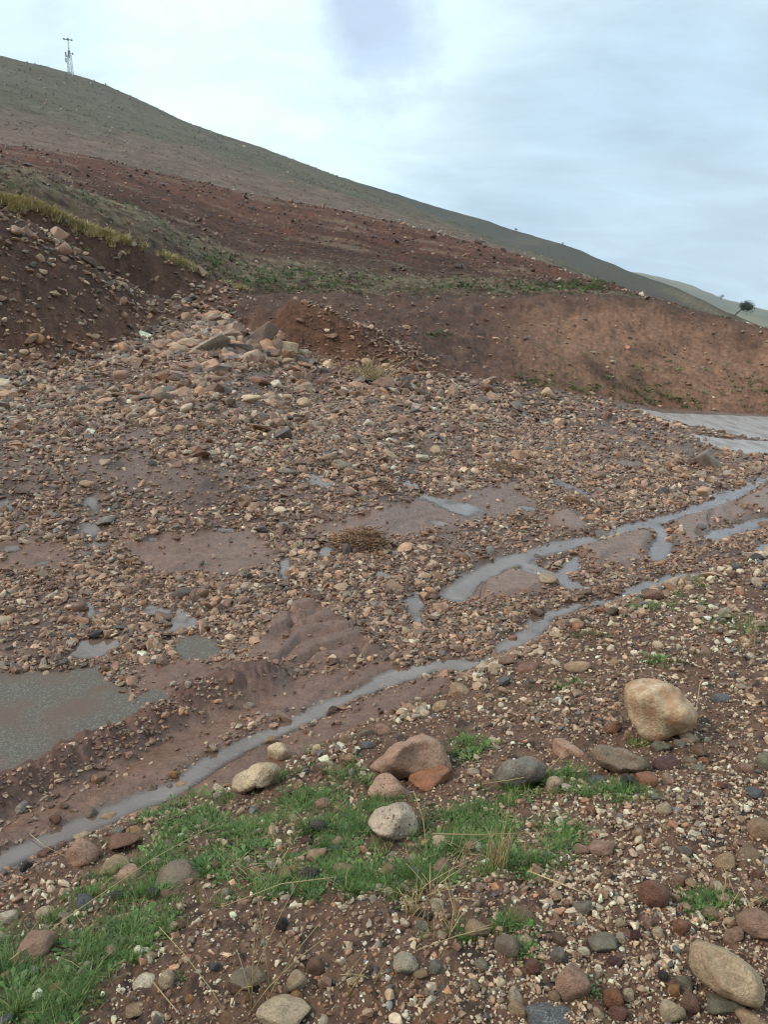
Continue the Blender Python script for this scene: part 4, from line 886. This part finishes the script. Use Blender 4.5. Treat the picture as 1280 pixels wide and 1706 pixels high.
# --- flood gravel over the road and fan
ds = []
x, y, z, s, px, py = cand(105000, 3.2, 21)
patch = fbm(x * .55, y * .55, 201, 4); up = smooth(8.5, 12.5, s['r'])
dens = s['bed'] * (1 - .985 * s['mud']) * (1 - .985 * s['bar']) * (1 - .90 * s['water']) * (1 - .68 * s['ridge']) * (1 - smooth(R(12), R(18), s['a']) * smooth(13, 17, s['r']) * .75) * (1 - .985 * s['asph']) * np.clip(smooth(-.45, .08, patch) + up * .5, .05, 1)
coarse = smooth(9.5, 13.5, s['r']) * np.exp(-((s['a'] + R(9)) / R(8)) ** 2) * smooth(.5, .9, .7 + patch)
w = np.exp(rng.normal(math.log(6.9), .52, x.size)) * (1 + 1.5 * coarse) * (1 - .25 * smooth(R(4), R(14), s['a'])) * (1 - .3 * s['ridge'])
sel = rng.random(x.size) < dens; ds.append(stones_from(sel, x, y, z, s['r'], w, PAL_BED, .34, .5))
x, y, z, s, px, py = cand(70000, 3.0, 21)
dens = s['bed'] * (1 - .96 * s['mud']) * (1 - .97 * s['bar']) * (1 - .93 * s['water']) * (1 - smooth(R(12), R(18), s['a']) * smooth(13, 17, s['r']) * .6) * (1 - .97 * s['asph']) * np.clip(.35 + smooth(-.4, .2, fbm(x * .55, y * .55, 201, 4)), 0, 1)
sel = rng.random(x.size) < dens; ds.append(stones_from(sel, x, y, z, s['r'], np.exp(rng.normal(math.log(5.5), .35, x.size)), PAL_BED))
bedst = cat_(ds)
# --- near bank
ds = []
x, y, z, s, px, py = cand(42000, .9, 12)
dens = s['bank'] * (.22 + .45 * smooth(-.2, .3, fbm(x * 1.3, y * 1.3, 211, 4)))
w = np.exp(rng.normal(math.log(7.5), .42, x.size)); sel = rng.random(x.size) < dens; ds.append(stones_from(sel, x, y, z, s['r'], w, PAL_BANK, .2))
x, y, z, s, px, py = cand(85000, .9, 10)
sel = rng.random(x.size) < s['bank'] * np.clip(.45 + .55 * smooth(0, R(20), s['a'] + .0), 0, 1); ds.append(stones_from(sel, x, y, z, s['r'], np.exp(rng.normal(math.log(4.0), .42, x.size)), PAL_BANK, .15, .6))
x, y, z, s, px, py = cand(26000, 2.5, 9)
edge = np.exp(-((s['r'] - s['rb'] + .30) / .26) ** 2) * smooth(R(-8), R(-1), s['a']); sel = rng.random(x.size) < edge * .5
ds.append(stones_from(sel, x, y, z, s['r'], np.exp(rng.normal(math.log(13), .38, x.size)), PAL_BANK, .1))
x, y, z, s, px, py = cand(9000, 1.3, 6.5)
sel = rng.random(x.size) < s['bank'] * .055; ds.append(stones_from(sel, x, y, z, s['r'], np.exp(rng.normal(math.log(16), .25, x.size)), PAL_BANK, .15))
x, y, z, s, px, py = cand(40000, 1.2, 4.5, -2, 37)
gp = (1 - smooth(-60, 40, sdf(px, py, np.array([(900, 1330), (1100, 1290), (1400, 1250), (1400, 1800), (900, 1800), (760, 1640), (940, 1500), (880, 1430)], float)))) * (.35 + .65 * smooth(-.2, .15, fbm(x * 2.2, y * 2.2, 215, 3)))
sel = rng.random(x.size) < gp * s['bank'] * .5; ds.append(stones_from(sel, x, y, z, s['r'], np.exp(rng.normal(math.log(5.0), .45, x.size)), PAL_CHIP, .12, .6))
bankst = cat_(ds)
# the largest of these become single stones with a label of their own
hx = np.array([q[0] for q in stones]); hy = np.array([q[1] for q in stones]); hw = np.array([q[2] for q in stones])
def free_of_heroes(d):
    qx, qy = proj(*d['pos'].T); near = np.zeros(qx.size, bool)
    for a, b, ww in zip(hx, hy, hw): near |= (np.abs(qx - a) < ww * .5 + d['w'] * .5) & (np.abs(qy - b) < ww * .38 + d['w'] * .4)
    return ~near, qx, qy
SMALL = {}
def shrink_near(d):
    ok, qx, qy = free_of_heroes(d); k = ok | (d['w'] < 6.5)
    return {q: v[k] for q, v in d.items()}
bedst = shrink_near(bedst); bankst = shrink_near(bankst)
LIB3 = []
for i in range(16):
    v, f = stone_shape(140 + i, 3, (.25, .5, .7, .9, 1.0)[i % 5], .07); LIB3.append(mesh_data('cobble', v, f, M_STONE))
def tint_word(t):
    l = t.mean(); rb_ = t[0] / max(t[2], 1e-3)
    if l > .33: return 'pale'
    if l < .11: return 'dark' if rb_ < 1.8 else 'dark brown'
    if rb_ < 1.5: return 'grey'
    return 'tan' if l > .22 else ('reddish' if rb_ > 2.6 else 'brown')
SHORT = {q[3]: q[3] for q in stones}
def short(l):
    for sep_ in (' with ', ' beside ', ' at ', ' tucked ', ' below ', ' standing ', ' under ', ' leaning ', ' against ', ' in ', ' lying ', ' cut ', ' alone ', ' of the ', ' near ', ' left ', ' right ', ' on ', ' above ', ' just ', ' half ', ' touching ', ' wedged ', ' between ', ' resting ', ' behind ', ' full ', ' slanting ', ' crossed ', ' stuck ', ' across ', ',', ' among ', ' from '):
        l = l.split(sep_)[0]
    return l
used_labels = {}
def promote(d, count, where, wmax):
    qx, qy = proj(*d['pos'].T); inv = (qx > 8) & (qx < 1272) & (qy > 500) & (qy < 1695); order = np.argsort(-np.where(inv, np.minimum(d['w'], wmax), 0)); keep = np.ones(len(qx), bool); done = 0
    for i in order:
        if done >= count: break
        o = bpy.data.objects.new('cobble', LIB3[int(rng.integers(16))]); COL.objects.link(o); o.location = d['pos'][i]; o.scale = d['scl'][i] * min(1, wmax / d['w'][i]); o.rotation_euler = d['rot'][i]; o.color = (*d['tint'][i], 1)
        j = np.argmin(np.hypot(hx - qx[i], (hy - qy[i]) * 1.4)); dx, dy = qx[i] - hx[j], qy[i] - hy[j]
        rel = ('right of' if dx > 0 else 'left of') if abs(dx) > abs(dy) else ('below' if dy > 0 else 'above')
        dist = math.hypot(dx, dy); far = 'just ' if dist < 45 else ('' if dist < 110 else 'well ')
        shp = 'flat' if d['scl'][i][2] < .5 * d['scl'][i][0] else ('rounded' if d['scl'][i][1] > .8 * d['scl'][i][0] else 'long')
        lab = '%s %s cobble %s, %s%s the %s' % (shp, tint_word(d['tint'][i]), where, far, rel, short(stones[j][3])); lab = ' '.join(lab.split()[:16])
        tag(o, lab, 'stone', 'cobbles ' + where); used_labels.setdefault(lab, []).append(o); keep[i] = False; done += 1
    return {q: v[keep] for q, v in d.items()}
bedst = promote(bedst, 62, 'in flood gravel', 34)
bankst = promote(bankst, 52, 'on near bank', 40)
for lab, os_ in used_labels.items():
    if len(os_) > 1:
        os_.sort(key=lambda o: o.location.x / o.location.y); body = ' '.join(lab.split()[:13])
        for i, o in enumerate(os_): o['label'] = (('leftmost ', 'rightmost ')[i] if len(os_) == 2 else ('first', 'second', 'third', 'fourth', 'fifth', 'sixth', 'seventh', 'eighth')[min(i, 7)] + ' from left, ') + body
scatter('gravel', LIB_STONE, bedst['pos'], bedst['rot'], bedst['scl'], bedst['tint'], 'brown flood gravel spread over the road')
scatter('pebbles', LIB_STONE, bankst['pos'], bankst['rot'], bankst['scl'], bankst['tint'], 'mixed pebbles and chips strewn over the near bank')
# --- slope stones, clods of the field, stones of the hill
ds = []
x, y, z, s, px, py = cand(34000, 13, 29)
mnd = smooth(R(-9), R(-12), s['a']); sel = rng.random(x.size) < s['slope'] * (.13 + .85 * mnd) * (.4 + .6 * smooth(-.2, .3, fbm(x * .7, y * .7, 221, 4)))
ds.append(stones_from(sel, x, y, z, s['r'], np.exp(rng.normal(math.log(4.6), .42, x.size)) * (1 + .5 * mnd), PAL_BED, .2))
x, y, z, s, px, py = cand(9000, 13.5, 19, -6, 4)
sel = rng.random(x.size) < s['slope'] * smooth(1.6, .2, s['r'] - s['rf']) * .5; ds.append(stones_from(sel, x, y, z, s['r'], np.exp(rng.normal(math.log(5), .4, x.size)), PAL_BED, .2))
d = cat_(ds); scatter('slope_rubble', LIB_STONE, d['pos'], d['rot'], d['scl'], d['tint'], 'small stones lying on the bare slopes')
ds = []
x, y, z, s, px, py = cand(30000, 19, 62)
sel = rng.random(x.size) < s['field'] * (.05 + .6 * smooth(.0, .3, fbm(x * .5, y * .5, 231, 4))); ds.append(stones_from(sel, x, y, z, s['r'], np.exp(rng.normal(math.log(3.2), .5, x.size)), PAL_SOIL, .2, .7))
x, y, z, s, px, py = cand(6500, 19, 62); sel = rng.random(x.size) < s['field'] * .55; ds.append(stones_from(sel, x, y, z, s['r'], np.exp(rng.normal(math.log(3.2), .35, x.size)), PAL_BED, .2))
x, y, z, s, px, py = cand(5000, 28, 62); sel = rng.random(x.size) < np.exp(-((s['r'] - s['rc'] + .4) / .7) ** 2) * smooth(R(-20), R(5), s['a']); ds.append(stones_from(sel, x, y, z, s['r'], np.exp(rng.normal(math.log(4.5), .45, x.size)), PAL_BANK, .2))
d = cat_(ds); scatter('soil_clods', LIB_STONE, d['pos'], d['rot'], d['scl'], d['tint'], 'clods and stones of the ploughed field')
ds = []
x, y, z, s, px, py = cand(5000, 40, 430, -34, 22); sel = rng.random(x.size) < s['hill'] * (.15 + .8 * smooth(.1, .3, fbm(x * .03, y * .03, 241, 3))); ds.append(stones_from(sel, x, y, z, s['r'], np.exp(rng.normal(math.log(2.2), .4, x.size)), PAL_BANK, .2))
d = cat_(ds); scatter('hill_rubble', LIB_STONE, d['pos'], d['rot'], d['scl'], d['tint'], 'pale stones scattered on the hill')

# ------------------------------------------------------------------ grass
def blade(V, F, p, az, L, w, bend, segs=3):
    d = np.array([math.cos(az), math.sin(az), 0]); sd = np.array([-math.sin(az), math.cos(az), 0]); i0 = len(V)
    for k in range(segs + 1):
        t = k / segs; c_ = np.array(p) + d * bend * L * t * t + np.array([0, 0, 1]) * L * t * (1 - .35 * bend * t); ww = w * (1 - t) ** .7
        if k < segs: V.append(c_ - sd * ww); V.append(c_ + sd * ww)
        else: V.append(c_)
    for k in range(segs - 1): F.append((i0 + 2 * k, i0 + 2 * k + 1, i0 + 2 * k + 3, i0 + 2 * k + 2))
    F.append((i0 + 2 * segs - 2, i0 + 2 * segs - 1, i0 + 2 * segs))
def tuft(seed, n, mat, wid=.035, bend=(.2, .9), spread=.35):
    g = random.Random(seed); V, F = [], []
    for i in range(n):
        a = g.uniform(0, 6.28); q = g.uniform(0, spread); blade(V, F, (q * math.cos(a), q * math.sin(a), -.06), a + g.uniform(-.8, .8), g.uniform(.45, 1), wid * g.uniform(.6, 1.2), g.uniform(*bend))
    return mesh_data('tuft', V, F, mat)
def rosette(seed, n, mat):
    g = random.Random(seed); V, F = [], []
    for i in range(n):
        a = g.uniform(0, 6.28); L = g.uniform(.15, .42); q0 = g.uniform(0, .7); el = g.uniform(.25, .9); i0 = len(V); d = np.array([math.cos(a), math.sin(a), 0]); sd = np.array([-d[1], d[0], 0]); w_ = L * g.uniform(.18, .3)
        st = d * q0; mid = st + d * L * .55 + np.array([0, 0, L * el * .6]); tip = st + d * L + np.array([0, 0, L * el * .55])
        V += [st, mid - sd * w_, mid + sd * w_, tip]; F.append((i0, i0 + 1, i0 + 3, i0 + 2))
    return mesh_data('rosette', V, F, mat)
LIB_GRASS = lib('grass_shapes', [tuft(1, 30, M_GRASS, .02), tuft(2, 24, M_GRASS, .018, (.5, 1.4), .5), tuft(3, 34, M_GRASS, .018, (.3, 1.2), .5), tuft(7, 26, M_GRASS, .022, (.6, 1.6), .6), tuft(8, 30, M_GRASS, .016, (.2, 1.0), .45), rosette(4, 26, M_GRASS), rosette(5, 34, M_GRASS)])
LIB_TURF = lib('turf_shapes', [tuft(11, 14, M_TURF, .05), tuft(12, 12, M_TURF, .05, (.5, 1.2)), rosette(13, 12, M_TURF)])
LIB_OLIVE = lib('olive_shapes', [tuft(21, 26, M_DRYTURF, .035, (.5, 1.5), .5), tuft(22, 22, M_DRYTURF, .04, (.3, 1.2), .5)])
LIB_STRAW = lib('straw_shapes', [tuft(31, 9, M_STRAW, .012, (.2, 1.2), .3), tuft(32, 7, M_STRAW, .012, (.5, 1.6), .4)])
GREEN = [np.array(p, float) for p in (
    [(-60, 1760), (-60, 1590), (0, 1530), (120, 1478), (220, 1420), (300, 1352), (420, 1322), (520, 1262), (610, 1300), (700, 1330), (830, 1305), (930, 1330), (990, 1390), (900, 1450), (780, 1490), (640, 1510), (560, 1475), (420, 1480), (330, 1535), (200, 1610), (110, 1680), (60, 1760)],
    [(740, 1250), (790, 1245), (800, 1290), (760, 1310)], [(900, 1290), (1010, 1300), (1080, 1320), (1000, 1350), (900, 1340)])]
SPOTS = [(945, 1142, 55, 14), (1100, 1102, 60, 18), (1085, 1003, 70, 16), (1190, 1505, 60, 24), (1235, 1042, 60, 14), (1180, 1690, 70, 22), (985, 1645, 30, 24), (850, 1545, 34, 12), (760, 1555, 60, 14), (1010, 1060, 50, 10), (1140, 970, 60, 10), (880, 1590, 30, 12), (300, 1640, 26, 14), (1060, 1235, 20, 8)]
def green(px, py, x, y):
    g = np.zeros(px.size)
    n = fbm(x * 1.6, y * 1.6, 251, 4) * 90
    for P in GREEN: g = np.maximum(g, 1 - smooth(-35, 15, sdf(px, py, P) + n))
    for a, b, w_, h_ in SPOTS: g = np.maximum(g, .8 * (1 - smooth(.3, 1.2, np.hypot((px - a) / w_, (py - b) / h_) + n / 120)))
    return g
def tufts_from(x, y, z, hgt, tilt=.2):
    n = x.size; sc = np.stack([hgt * rng.uniform(.8, 1.3, n)] * 2 + [hgt], 1)
    return np.stack([x, y, z], 1), np.stack([rng.normal(0, tilt, n), rng.normal(0, tilt, n), rng.uniform(0, 6.28, n)], 1), sc, np.ones((n, 3))
x, y, z, s, px, py = cand(56000, 1.1, 9)
g = green(px, py, x, y) * s['bank']; sel = rng.random(x.size) < g * (.10 + .72 * smooth(-.1, .25, fbm(x * 4.5, y * 4.5, 252, 4)))
scatter('grass', LIB_GRASS, *tufts_from(x[sel], y[sel], z[sel], rng.uniform(.026, .068, sel.sum()) * (.7 + .12 * s['r'][sel])), 'short green grass and weeds on the near bank')
sel2 = (rng.random(x.size) < (g * .035 + .001) * s['bank'])
scatter('dry_grass', LIB_STRAW, *tufts_from(x[sel2], y[sel2], z[sel2], rng.uniform(.03, .10, sel2.sum()), .5), 'thin straw coloured grass mixed into the green')
# turf on the slopes and the field
x, y, z, s, px, py = cand(40000, 15, 62); n = fbm(x * .6, y * .6, 261, 4)
t = (s['r'] - s['rt']) / np.maximum(s['rc'] - s['rt'], .5)
strip = np.exp(-((t - .10 + .06 * n) / .12) ** 2) * smooth(-.25, .2, n + .1) * s['field']
foot = np.exp(-((s['r'] - s['rf'] - .5) / .55) ** 2) * smooth(R(9), R(11), s['a']) * 1.0 + np.exp(-((s['r'] - s['rf'] - 1.6) / 1.2) ** 2) * smooth(R(15), R(19), s['a']) * .5
clump = np.zeros(x.size)
for a, b, w_, h_ in ((470, 470, 110, 22), (880, 635, 35, 16), (970, 655, 30, 10), (730, 560, 30, 8), (560, 470, 80, 14), (880, 480, 170, 10), (350, 440, 60, 20), (990, 475, 90, 8)): clump = np.maximum(clump, 1 - smooth(.4, 1.2, np.hypot((px - a) / w_, (py - b) / h_) + n * .5))
sel = rng.random(x.size) < np.clip(strip * .5 + foot * (.5 + n) + clump * .8, 0, .9) * (s['slope'] + s['field'])
scatter('slope_turf', LIB_TURF, *tufts_from(x[sel], y[sel], z[sel], rng.uniform(.06, .14, sel.sum()) * (s['r'][sel] / 22)), 'low green growth on the slope and field edge')
sel = rng.random(x.size) < np.clip(foot * (.35 + n) * 1.1 + clump * (.45 + n) + strip * smooth(.1, .35, n) * .25, 0, .9) * (s['slope'] + s['field'])
scatter('slope_grass', LIB_GRASS, *tufts_from(x[sel], y[sel], z[sel], rng.uniform(.10, .20, sel.sum()) * (s['r'][sel] / 22)), 'fresh green grass along the foot of the slope')
x, y, z, s, px, py = cand(30000, 19.6, 24, -36, -6); e_ = s['r'] - s['rt']
sel = rng.random(x.size) < np.exp(-((e_ - .22) / .22) ** 2) * smooth(R(-9), R(-13), s['a']) * (.06 + .9 * smooth(-.1, .2, fbm(x * .5, y * .5, 271, 2)))
scatter('bank_grass', LIB_OLIVE, *tufts_from(x[sel], y[sel], z[sel], rng.uniform(.12, .24, sel.sum())), 'olive grass fringe hanging over the gully edge')

x, y, z, s, px, py = cand(14000, 50, 440, -34, 20)
sel = rng.random(x.size) < s['hill'] * (.25 + .6 * smooth(-.1, .3, fbm(x * .05, y * .05, 281, 3)))
scatter('hill_scrub', LIB_TURF, *tufts_from(x[sel], y[sel], z[sel], rng.uniform(.0012, .0032, sel.sum()) * s['r'][sel]), 'dry tussocks and scrub dotting the hill')
# ------------------------------------------------------------------ single plants, straws, brushwood
def tube(V, F, pts, r0, r1, sides=5):
    pts = [np.array(p, float) for p in pts]; i0 = len(V); n = len(pts)
    for k, p in enumerate(pts):
        t = pts[min(k + 1, n - 1)] - pts[max(k - 1, 0)]; t /= max(np.linalg.norm(t), 1e-9); a = np.cross(t, [0, 0, 1.0]); a = a / np.linalg.norm(a) if np.linalg.norm(a) > 1e-3 else np.array([1.0, 0, 0]); b_ = np.cross(t, a); rr = lerp(r0, r1, k / (n - 1))
        for j in range(sides): q = 2 * math.pi * j / sides; V.append(p + rr * (math.cos(q) * a + math.sin(q) * b_))
    for k in range(n - 1):
        for j in range(sides): F.append((i0 + k * sides + j, i0 + k * sides + (j + 1) % sides, i0 + (k + 1) * sides + (j + 1) % sides, i0 + (k + 1) * sides + j))
    F.append(tuple(i0 + j for j in range(sides))[::-1]); F.append(tuple(i0 + (n - 1) * sides + j for j in range(sides)))
def straw(pix, label, lift=.012, rad=.0022):
    pts = [hit(a, b, H, rs=RSN) + np.array([0, 0, l]) for a, b, l in pix]; V, F = [], []
    P = []
    for i in range(len(pts) - 1):
        for t in np.linspace(0, 1, 5)[:-1 if i < len(pts) - 2 else None]: P.append(lerp(pts[i], pts[i + 1], t))
    tube(V, F, P, rad, rad * .6); c_ = P[0]; V = [v - c_ for v in V]; o = mesh_obj('dry_stalk', V, F, M_STRAW); o.location = c_; tag(o, label, 'stalk'); return o
straw([(18, 1608, .02), (130, 1540, .05), (260, 1462, .08), (380, 1384, .06)], 'long straw slanting across the grass at the left')
straw([(50, 1392, .01), (75, 1418, .03), (122, 1440, .02)], 'straw leaning over the stream by the knobbly stone')
straw([(255, 1645, .02), (300, 1695, .01)], 'short straw on the soil in the bottom left')
straw([(960, 1240, .05), (930, 1275, .03), (900, 1300, .01)], 'straw leaning across the grass by the porous stone')
straw([(800, 1310, .01), (850, 1318, .05), (900, 1312, .06)], 'straw lying before the faceted grey boulder')
straw([(560, 1470, .02), (470, 1490, .04), (370, 1520, .02)], 'straw lying below the black angular rock')
straw([(720, 1410, .05), (800, 1412, .05), (930, 1394, .02)], 'straw lying level below the pitted boulder')
straw([(880, 1465, .03), (980, 1500, .02)], 'straw on the gravel left of the round reddish cobble')
straw([(690, 1345, .07), (705, 1385, .05), (712, 1425, .01)], 'bent straw beside the whitish pitted boulder')
straw([(820, 1555, .02), (760, 1575, .03), (690, 1590, .01)], 'straw on the pebbles below the tan brown cobble')
straw([(1163, 1175, .12), (1158, 1205, .06), (1140, 1225, .0)], 'straw leaning on the right flank of the tallest boulder')
def stalk_clump(px, py, n, hgt, spread, label, seed, mat=M_STRAW, lean=.35, rad=.0022):
    p = hit(px, py, H, rs=RSN); g = random.Random(seed); root = empty('dry_grass_tuft', p); root.name = 'dry_grass_tuft'; tag(root, label, 'grass tuft')
    for i in range(n):
        V, F = [], []; a = g.uniform(0, 6.28); L = hgt * g.uniform(.5, 1); ln = g.uniform(.05, lean); b = np.array([g.uniform(-spread, spread), g.uniform(-spread, spread), -.01])
        tube(V, F, [b + np.array([math.cos(a) * ln * L * t * (1 + .6 * t), math.sin(a) * ln * L * t * (1 + .6 * t), L * t * (1 - .15 * ln * t)]) for t in (0, .35, .7, 1)], rad, rad * .4, 4); mesh_obj('stalk', V, F, mat, root)
    return root
stalk_clump(425, 1668, 12, .30, .06, 'sparse tuft of tall dry stalks at the bottom', 1, lean=.6)
stalk_clump(826, 1450, 26, .16, .035, 'upright straw clump in the grass', 2)
stalk_clump(712, 1492, 22, .09, .04, 'flattened orange straw tuft above the white block', 3, lean=1.6)
stalk_clump(742, 1550, 14, .11, .05, 'thin straw tuft left of the tan brown cobble', 4, lean=.7)
stalk_clump(598, 1640, 10, .12, .04, 'small dry tuft on the pebbly soil near the bottom', 5, lean=.8)
stalk_clump(1240, 1510, 14, .10, .06, 'dry tuft in the weeds at the right edge', 6, lean=1.1)
stalk_clump(690, 1520, 14, .09, .02, 'upright rusty tuft left of the flattened orange straw', 7, lean=.4)
stalk_clump(1245, 1090, 10, .25, .05, 'thin dry stalks at the far right of the bank', 8, lean=.6)
stalk_clump(622, 636, 60, .55, .22, 'yellow dry grass tuft on the gravel under the cut bank', 9, lean=1.0, rad=.008)
def tangle(px, py, wpx, hpx, n, label, seed, mat=M_TWIG):
    p = hit(px, py, H, rs=RSN); d = np.linalg.norm(p - [0, 0, HC]); sx = wpx * d / 1280 / 2; sz = hpx * d / 1280 / 2 * .9; g = random.Random(seed); V, F = [], []
    for i in range(n):
        a, b = g.uniform(0, 6.28), g.uniform(0, 1) ** .5; c_ = np.array([sx * b * math.cos(a), sx * .8 * b * math.sin(a), sz * g.uniform(0, 1.2) * (1 - .7 * b * b)]); q = g.uniform(0, 6.28); L = sx * g.uniform(.3, .8); kk = g.uniform(-.8, .8); up_ = g.uniform(-.25, .35)
        pts = [c_ + L * (t - .5) * np.array([math.cos(q + kk * t), math.sin(q + kk * t), up_ * (1 if t < .6 else -.5)]) for t in (0, .33, .66, 1)]; tube(V, F, pts, .006 * g.uniform(.5, 1.3), .003, 3)
    o = mesh_obj('brushwood_tangle', V, F, mat); o.location = p; tag(o, label, 'brushwood', None, None); return o
tangle(600, 905, 92, 56, 260, 'large tangle of brown twigs on the flood gravel', 1)
tangle(958, 838, 46, 22, 90, 'small rusty twig heap by the upper stream', 2)
tangle(835, 783, 90, 26, 120, 'low twig drift in the gravel above the small rusty heap', 3)
tangle(630, 812, 60, 16, 70, 'thin twig drift above the large twig tangle', 4)
tangle(870, 868, 50, 20, 60, 'muddy twig clump near the middle bar', 5)
tangle(545, 772, 70, 18, 60, 'faint twig drift on the gravel above the puddles', 6)
tangle(1010, 985, 44, 16, 60, 'twig clump on the bank edge beside the near stream', 7)
tangle(400, 535, 40, 26, 50, 'dark root tangle hanging at the gully mouth', 8)

# ------------------------------------------------------------------ trees, bushes, mast
def tree(loc, w, h, trunk_pts, label, seed, name='tree', n=900, lobes=5):
    root = empty(name, loc); tag(root, label, 'tree' if name == 'tree' else 'bush'); g = random.Random(seed)
    V, F = [], []; tube(V, F, trunk_pts, .10 * w / 2, .04 * w / 2, 7); top = np.array(trunk_pts[-1])
    for k in range(4):
        a = g.uniform(0, 6.28); tube(V, F, [top - np.array([0, 0, .1 * h]), top + np.array([math.cos(a) * w * .18, math.sin(a) * w * .18, h * .14]), top + np.array([math.cos(a) * w * .3, math.sin(a) * w * .3, h * .22])], .035 * w / 2, .012 * w / 2, 5)
    mesh_obj('trunk', V, F, M_BARK, root)
    V, F = [], []; L = [(g.uniform(-.3, .3) * w, g.uniform(-.3, .3) * w, g.uniform(0, .28) * h, g.uniform(.22, .36) * w) for _ in range(lobes)]
    for i in range(n):
        lx, ly, lz, lr = g.choice(L); v = np.array([g.gauss(0, 1), g.gauss(0, 1), g.gauss(0, .75)]); v *= lr * g.uniform(.15, 1.0) / np.linalg.norm(v); c_ = top + np.array([lx, ly, lz]) + v; s_ = w * .03 * g.uniform(.6, 1.5)
        e1 = np.array([g.gauss(0, 1) for _ in range(3)]); e1 /= np.linalg.norm(e1); e2 = np.cross(e1, [g.gauss(0, 1) for _ in range(3)]); e2 /= max(np.linalg.norm(e2), 1e-6); i0 = len(V)
        V += [c_ - e1 * s_, c_ + e2 * s_ * .6, c_ + e1 * s_, c_ - e2 * s_ * .6]; F.append((i0, i0 + 1, i0 + 2, i0 + 3))
    mesh_obj('crown', V, F, M_LEAF, root, False); return root
bpy.context.view_layer.update()
def ray_on(o, px, py, dy=14):
    for k in range(dy):
        p = obj_hit(o, px, py + k)
        if p: return p
    return None
p = ray_on(o_mid, 1224, 526, 30); q = p.length / 1280
tree(p, 27 * q, 16 * q, [(0, 0, -.2), (3 * q, 0, 3 * q), (9 * q, 0, 8 * q), (15 * q, 0, 10 * q)], 'lone dark tree with a leaning trunk on the crest at the right', 3, n=2200, lobes=7)
p = ray_on(o_mid, 1200, 520, 40); p2 = obj_hit(o_far, 1201, 500) or p; q = p2.length / 1280
tree(p2, 11 * q, 10 * q, [(0, 0, -.5), (0, 0, 2 * q), (.5 * q, 0, 3.5 * q)], 'small tree on the hazy slope above the leaning tree', 5, n=500)
for i, (a, b, w_, lab) in enumerate(((861, 386, 8, 'single bush on the skyline, larger of two'), (938, 409, 6, 'smaller bush on the skyline to the right'))):
    p = ray_on(o_mid, a, b, 14); q = p.length / 1280; tree(p, w_ * q, 5 * q, [(0, 0, -.3), (0, 0, 1.0 * q), (0, 0, 2 * q)], lab, 20 + i, 'bush', 350)
p = hit(118, 127, H, rs=np.exp(np.linspace(math.log(60), math.log(600), 3000))); q = math.sqrt((p ** 2).sum()) / 1280
root = empty('radio_mast', p); tag(root, 'slim lattice radio mast with antennas on the hill ridge', 'mast')
V, F = [], []; hw = 2.9 * q; LV = [0, 5, 10, 15, 20, 25]
for sx in (-1, 1):
    for sy in (-1, 1): tube(V, F, [(sx * hw, sy * hw, -1.5), (sx * hw * .75, sy * hw * .75, 26 * q)], .14, .11, 5)
mesh_obj('lattice_legs', V, F, M_STEEL, root)
for k in range(5):
    V, F = [], []; z0, z1 = LV[k] * q, LV[k + 1] * q; h0 = hw * (1 - .25 * LV[k] / 26); h1 = hw * (1 - .25 * LV[k + 1] / 26)
    for sx, sy, tx, ty in ((-1, -1, 1, -1), (1, -1, 1, 1), (1, 1, -1, 1), (-1, 1, -1, -1)):
        tube(V, F, [(sx * h0, sy * h0, z0), (tx * h1, ty * h1, z1)], .07, .07, 4); tube(V, F, [(sx * h1, sy * h1, z1), (tx * h1, ty * h1, z1)], .07, .07, 4)
    mesh_obj('bracing', V, F, M_STEEL, root)
V, F = [], []; tube(V, F, [(.2 * q, 0, 22 * q), (.2 * q, 0, 47 * q)], .32, .22, 8); mesh_obj('pole', V, F, M_STEEL, root)
V, F = [], []; tube(V, F, [(-5.5 * q, 0, 45 * q), (6.0 * q, 0, 43.6 * q)], .16, .16, 6); mesh_obj('cross_arm', V, F, M_DARK, root)
def box(V, F, c_, sx, sy, sz):
    i0 = len(V)
    for a in (-1, 1):
        for b in (-1, 1):
            for e in (-1, 1): V.append(np.array([c_[0] + a * sx, c_[1] + b * sy, c_[2] + e * sz]))
    for f in ((0, 1, 3, 2), (4, 6, 7, 5), (0, 4, 5, 1), (2, 3, 7, 6), (0, 2, 6, 4), (1, 5, 7, 3)): F.append(tuple(i0 + k for k in f))
for cx, cz, sx, sz in ((-5, 45, .8, .9), (.2, 44.5, .9, 1.2), (5.4, 43.5, .8, .8), (.4, 27.5, 1.5, 3.0), (-4.2, 26, .6, 3.0), (-4.6, 19, .6, 2.6), (5, 27, .9, .9)):
    V, F = [], []; box(V, F, (cx * q, -.2, cz * q), sx * q, .25, sz * q); mesh_obj('antenna', V, F, M_DARK, root, False)
V, F = [], []; tube(V, F, [(0, 0, 27 * q), (5 * q, 0, 27 * q)], .1, .1, 4); tube(V, F, [(0, 0, 24 * q), (-4.2 * q, 0, 24 * q)], .1, .1, 4); mesh_obj('side_arm', V, F, M_STEEL, root)

# ------------------------------------------------------------------ humid air
V, F = [], []; box(V, F, (0, 950, 90), 2900, 1950, 170); hz = mesh_obj('haze', V, F, None, None, False); hz['kind'] = 'stuff'; hz['label'] = 'thin humid haze over the valley'
m, nt, b = new_mat('haze'); nt.nodes.remove(b); pv = N_(nt, 'ShaderNodeVolumePrincipled'); pv.inputs['Color'].default_value = (.86, .93, 1, 1); pv.inputs['Density'].default_value = .00015
nt.links.new(pv.outputs[0], nt.nodes['Material Output'].inputs['Volume']); hz.data.materials.append(m)
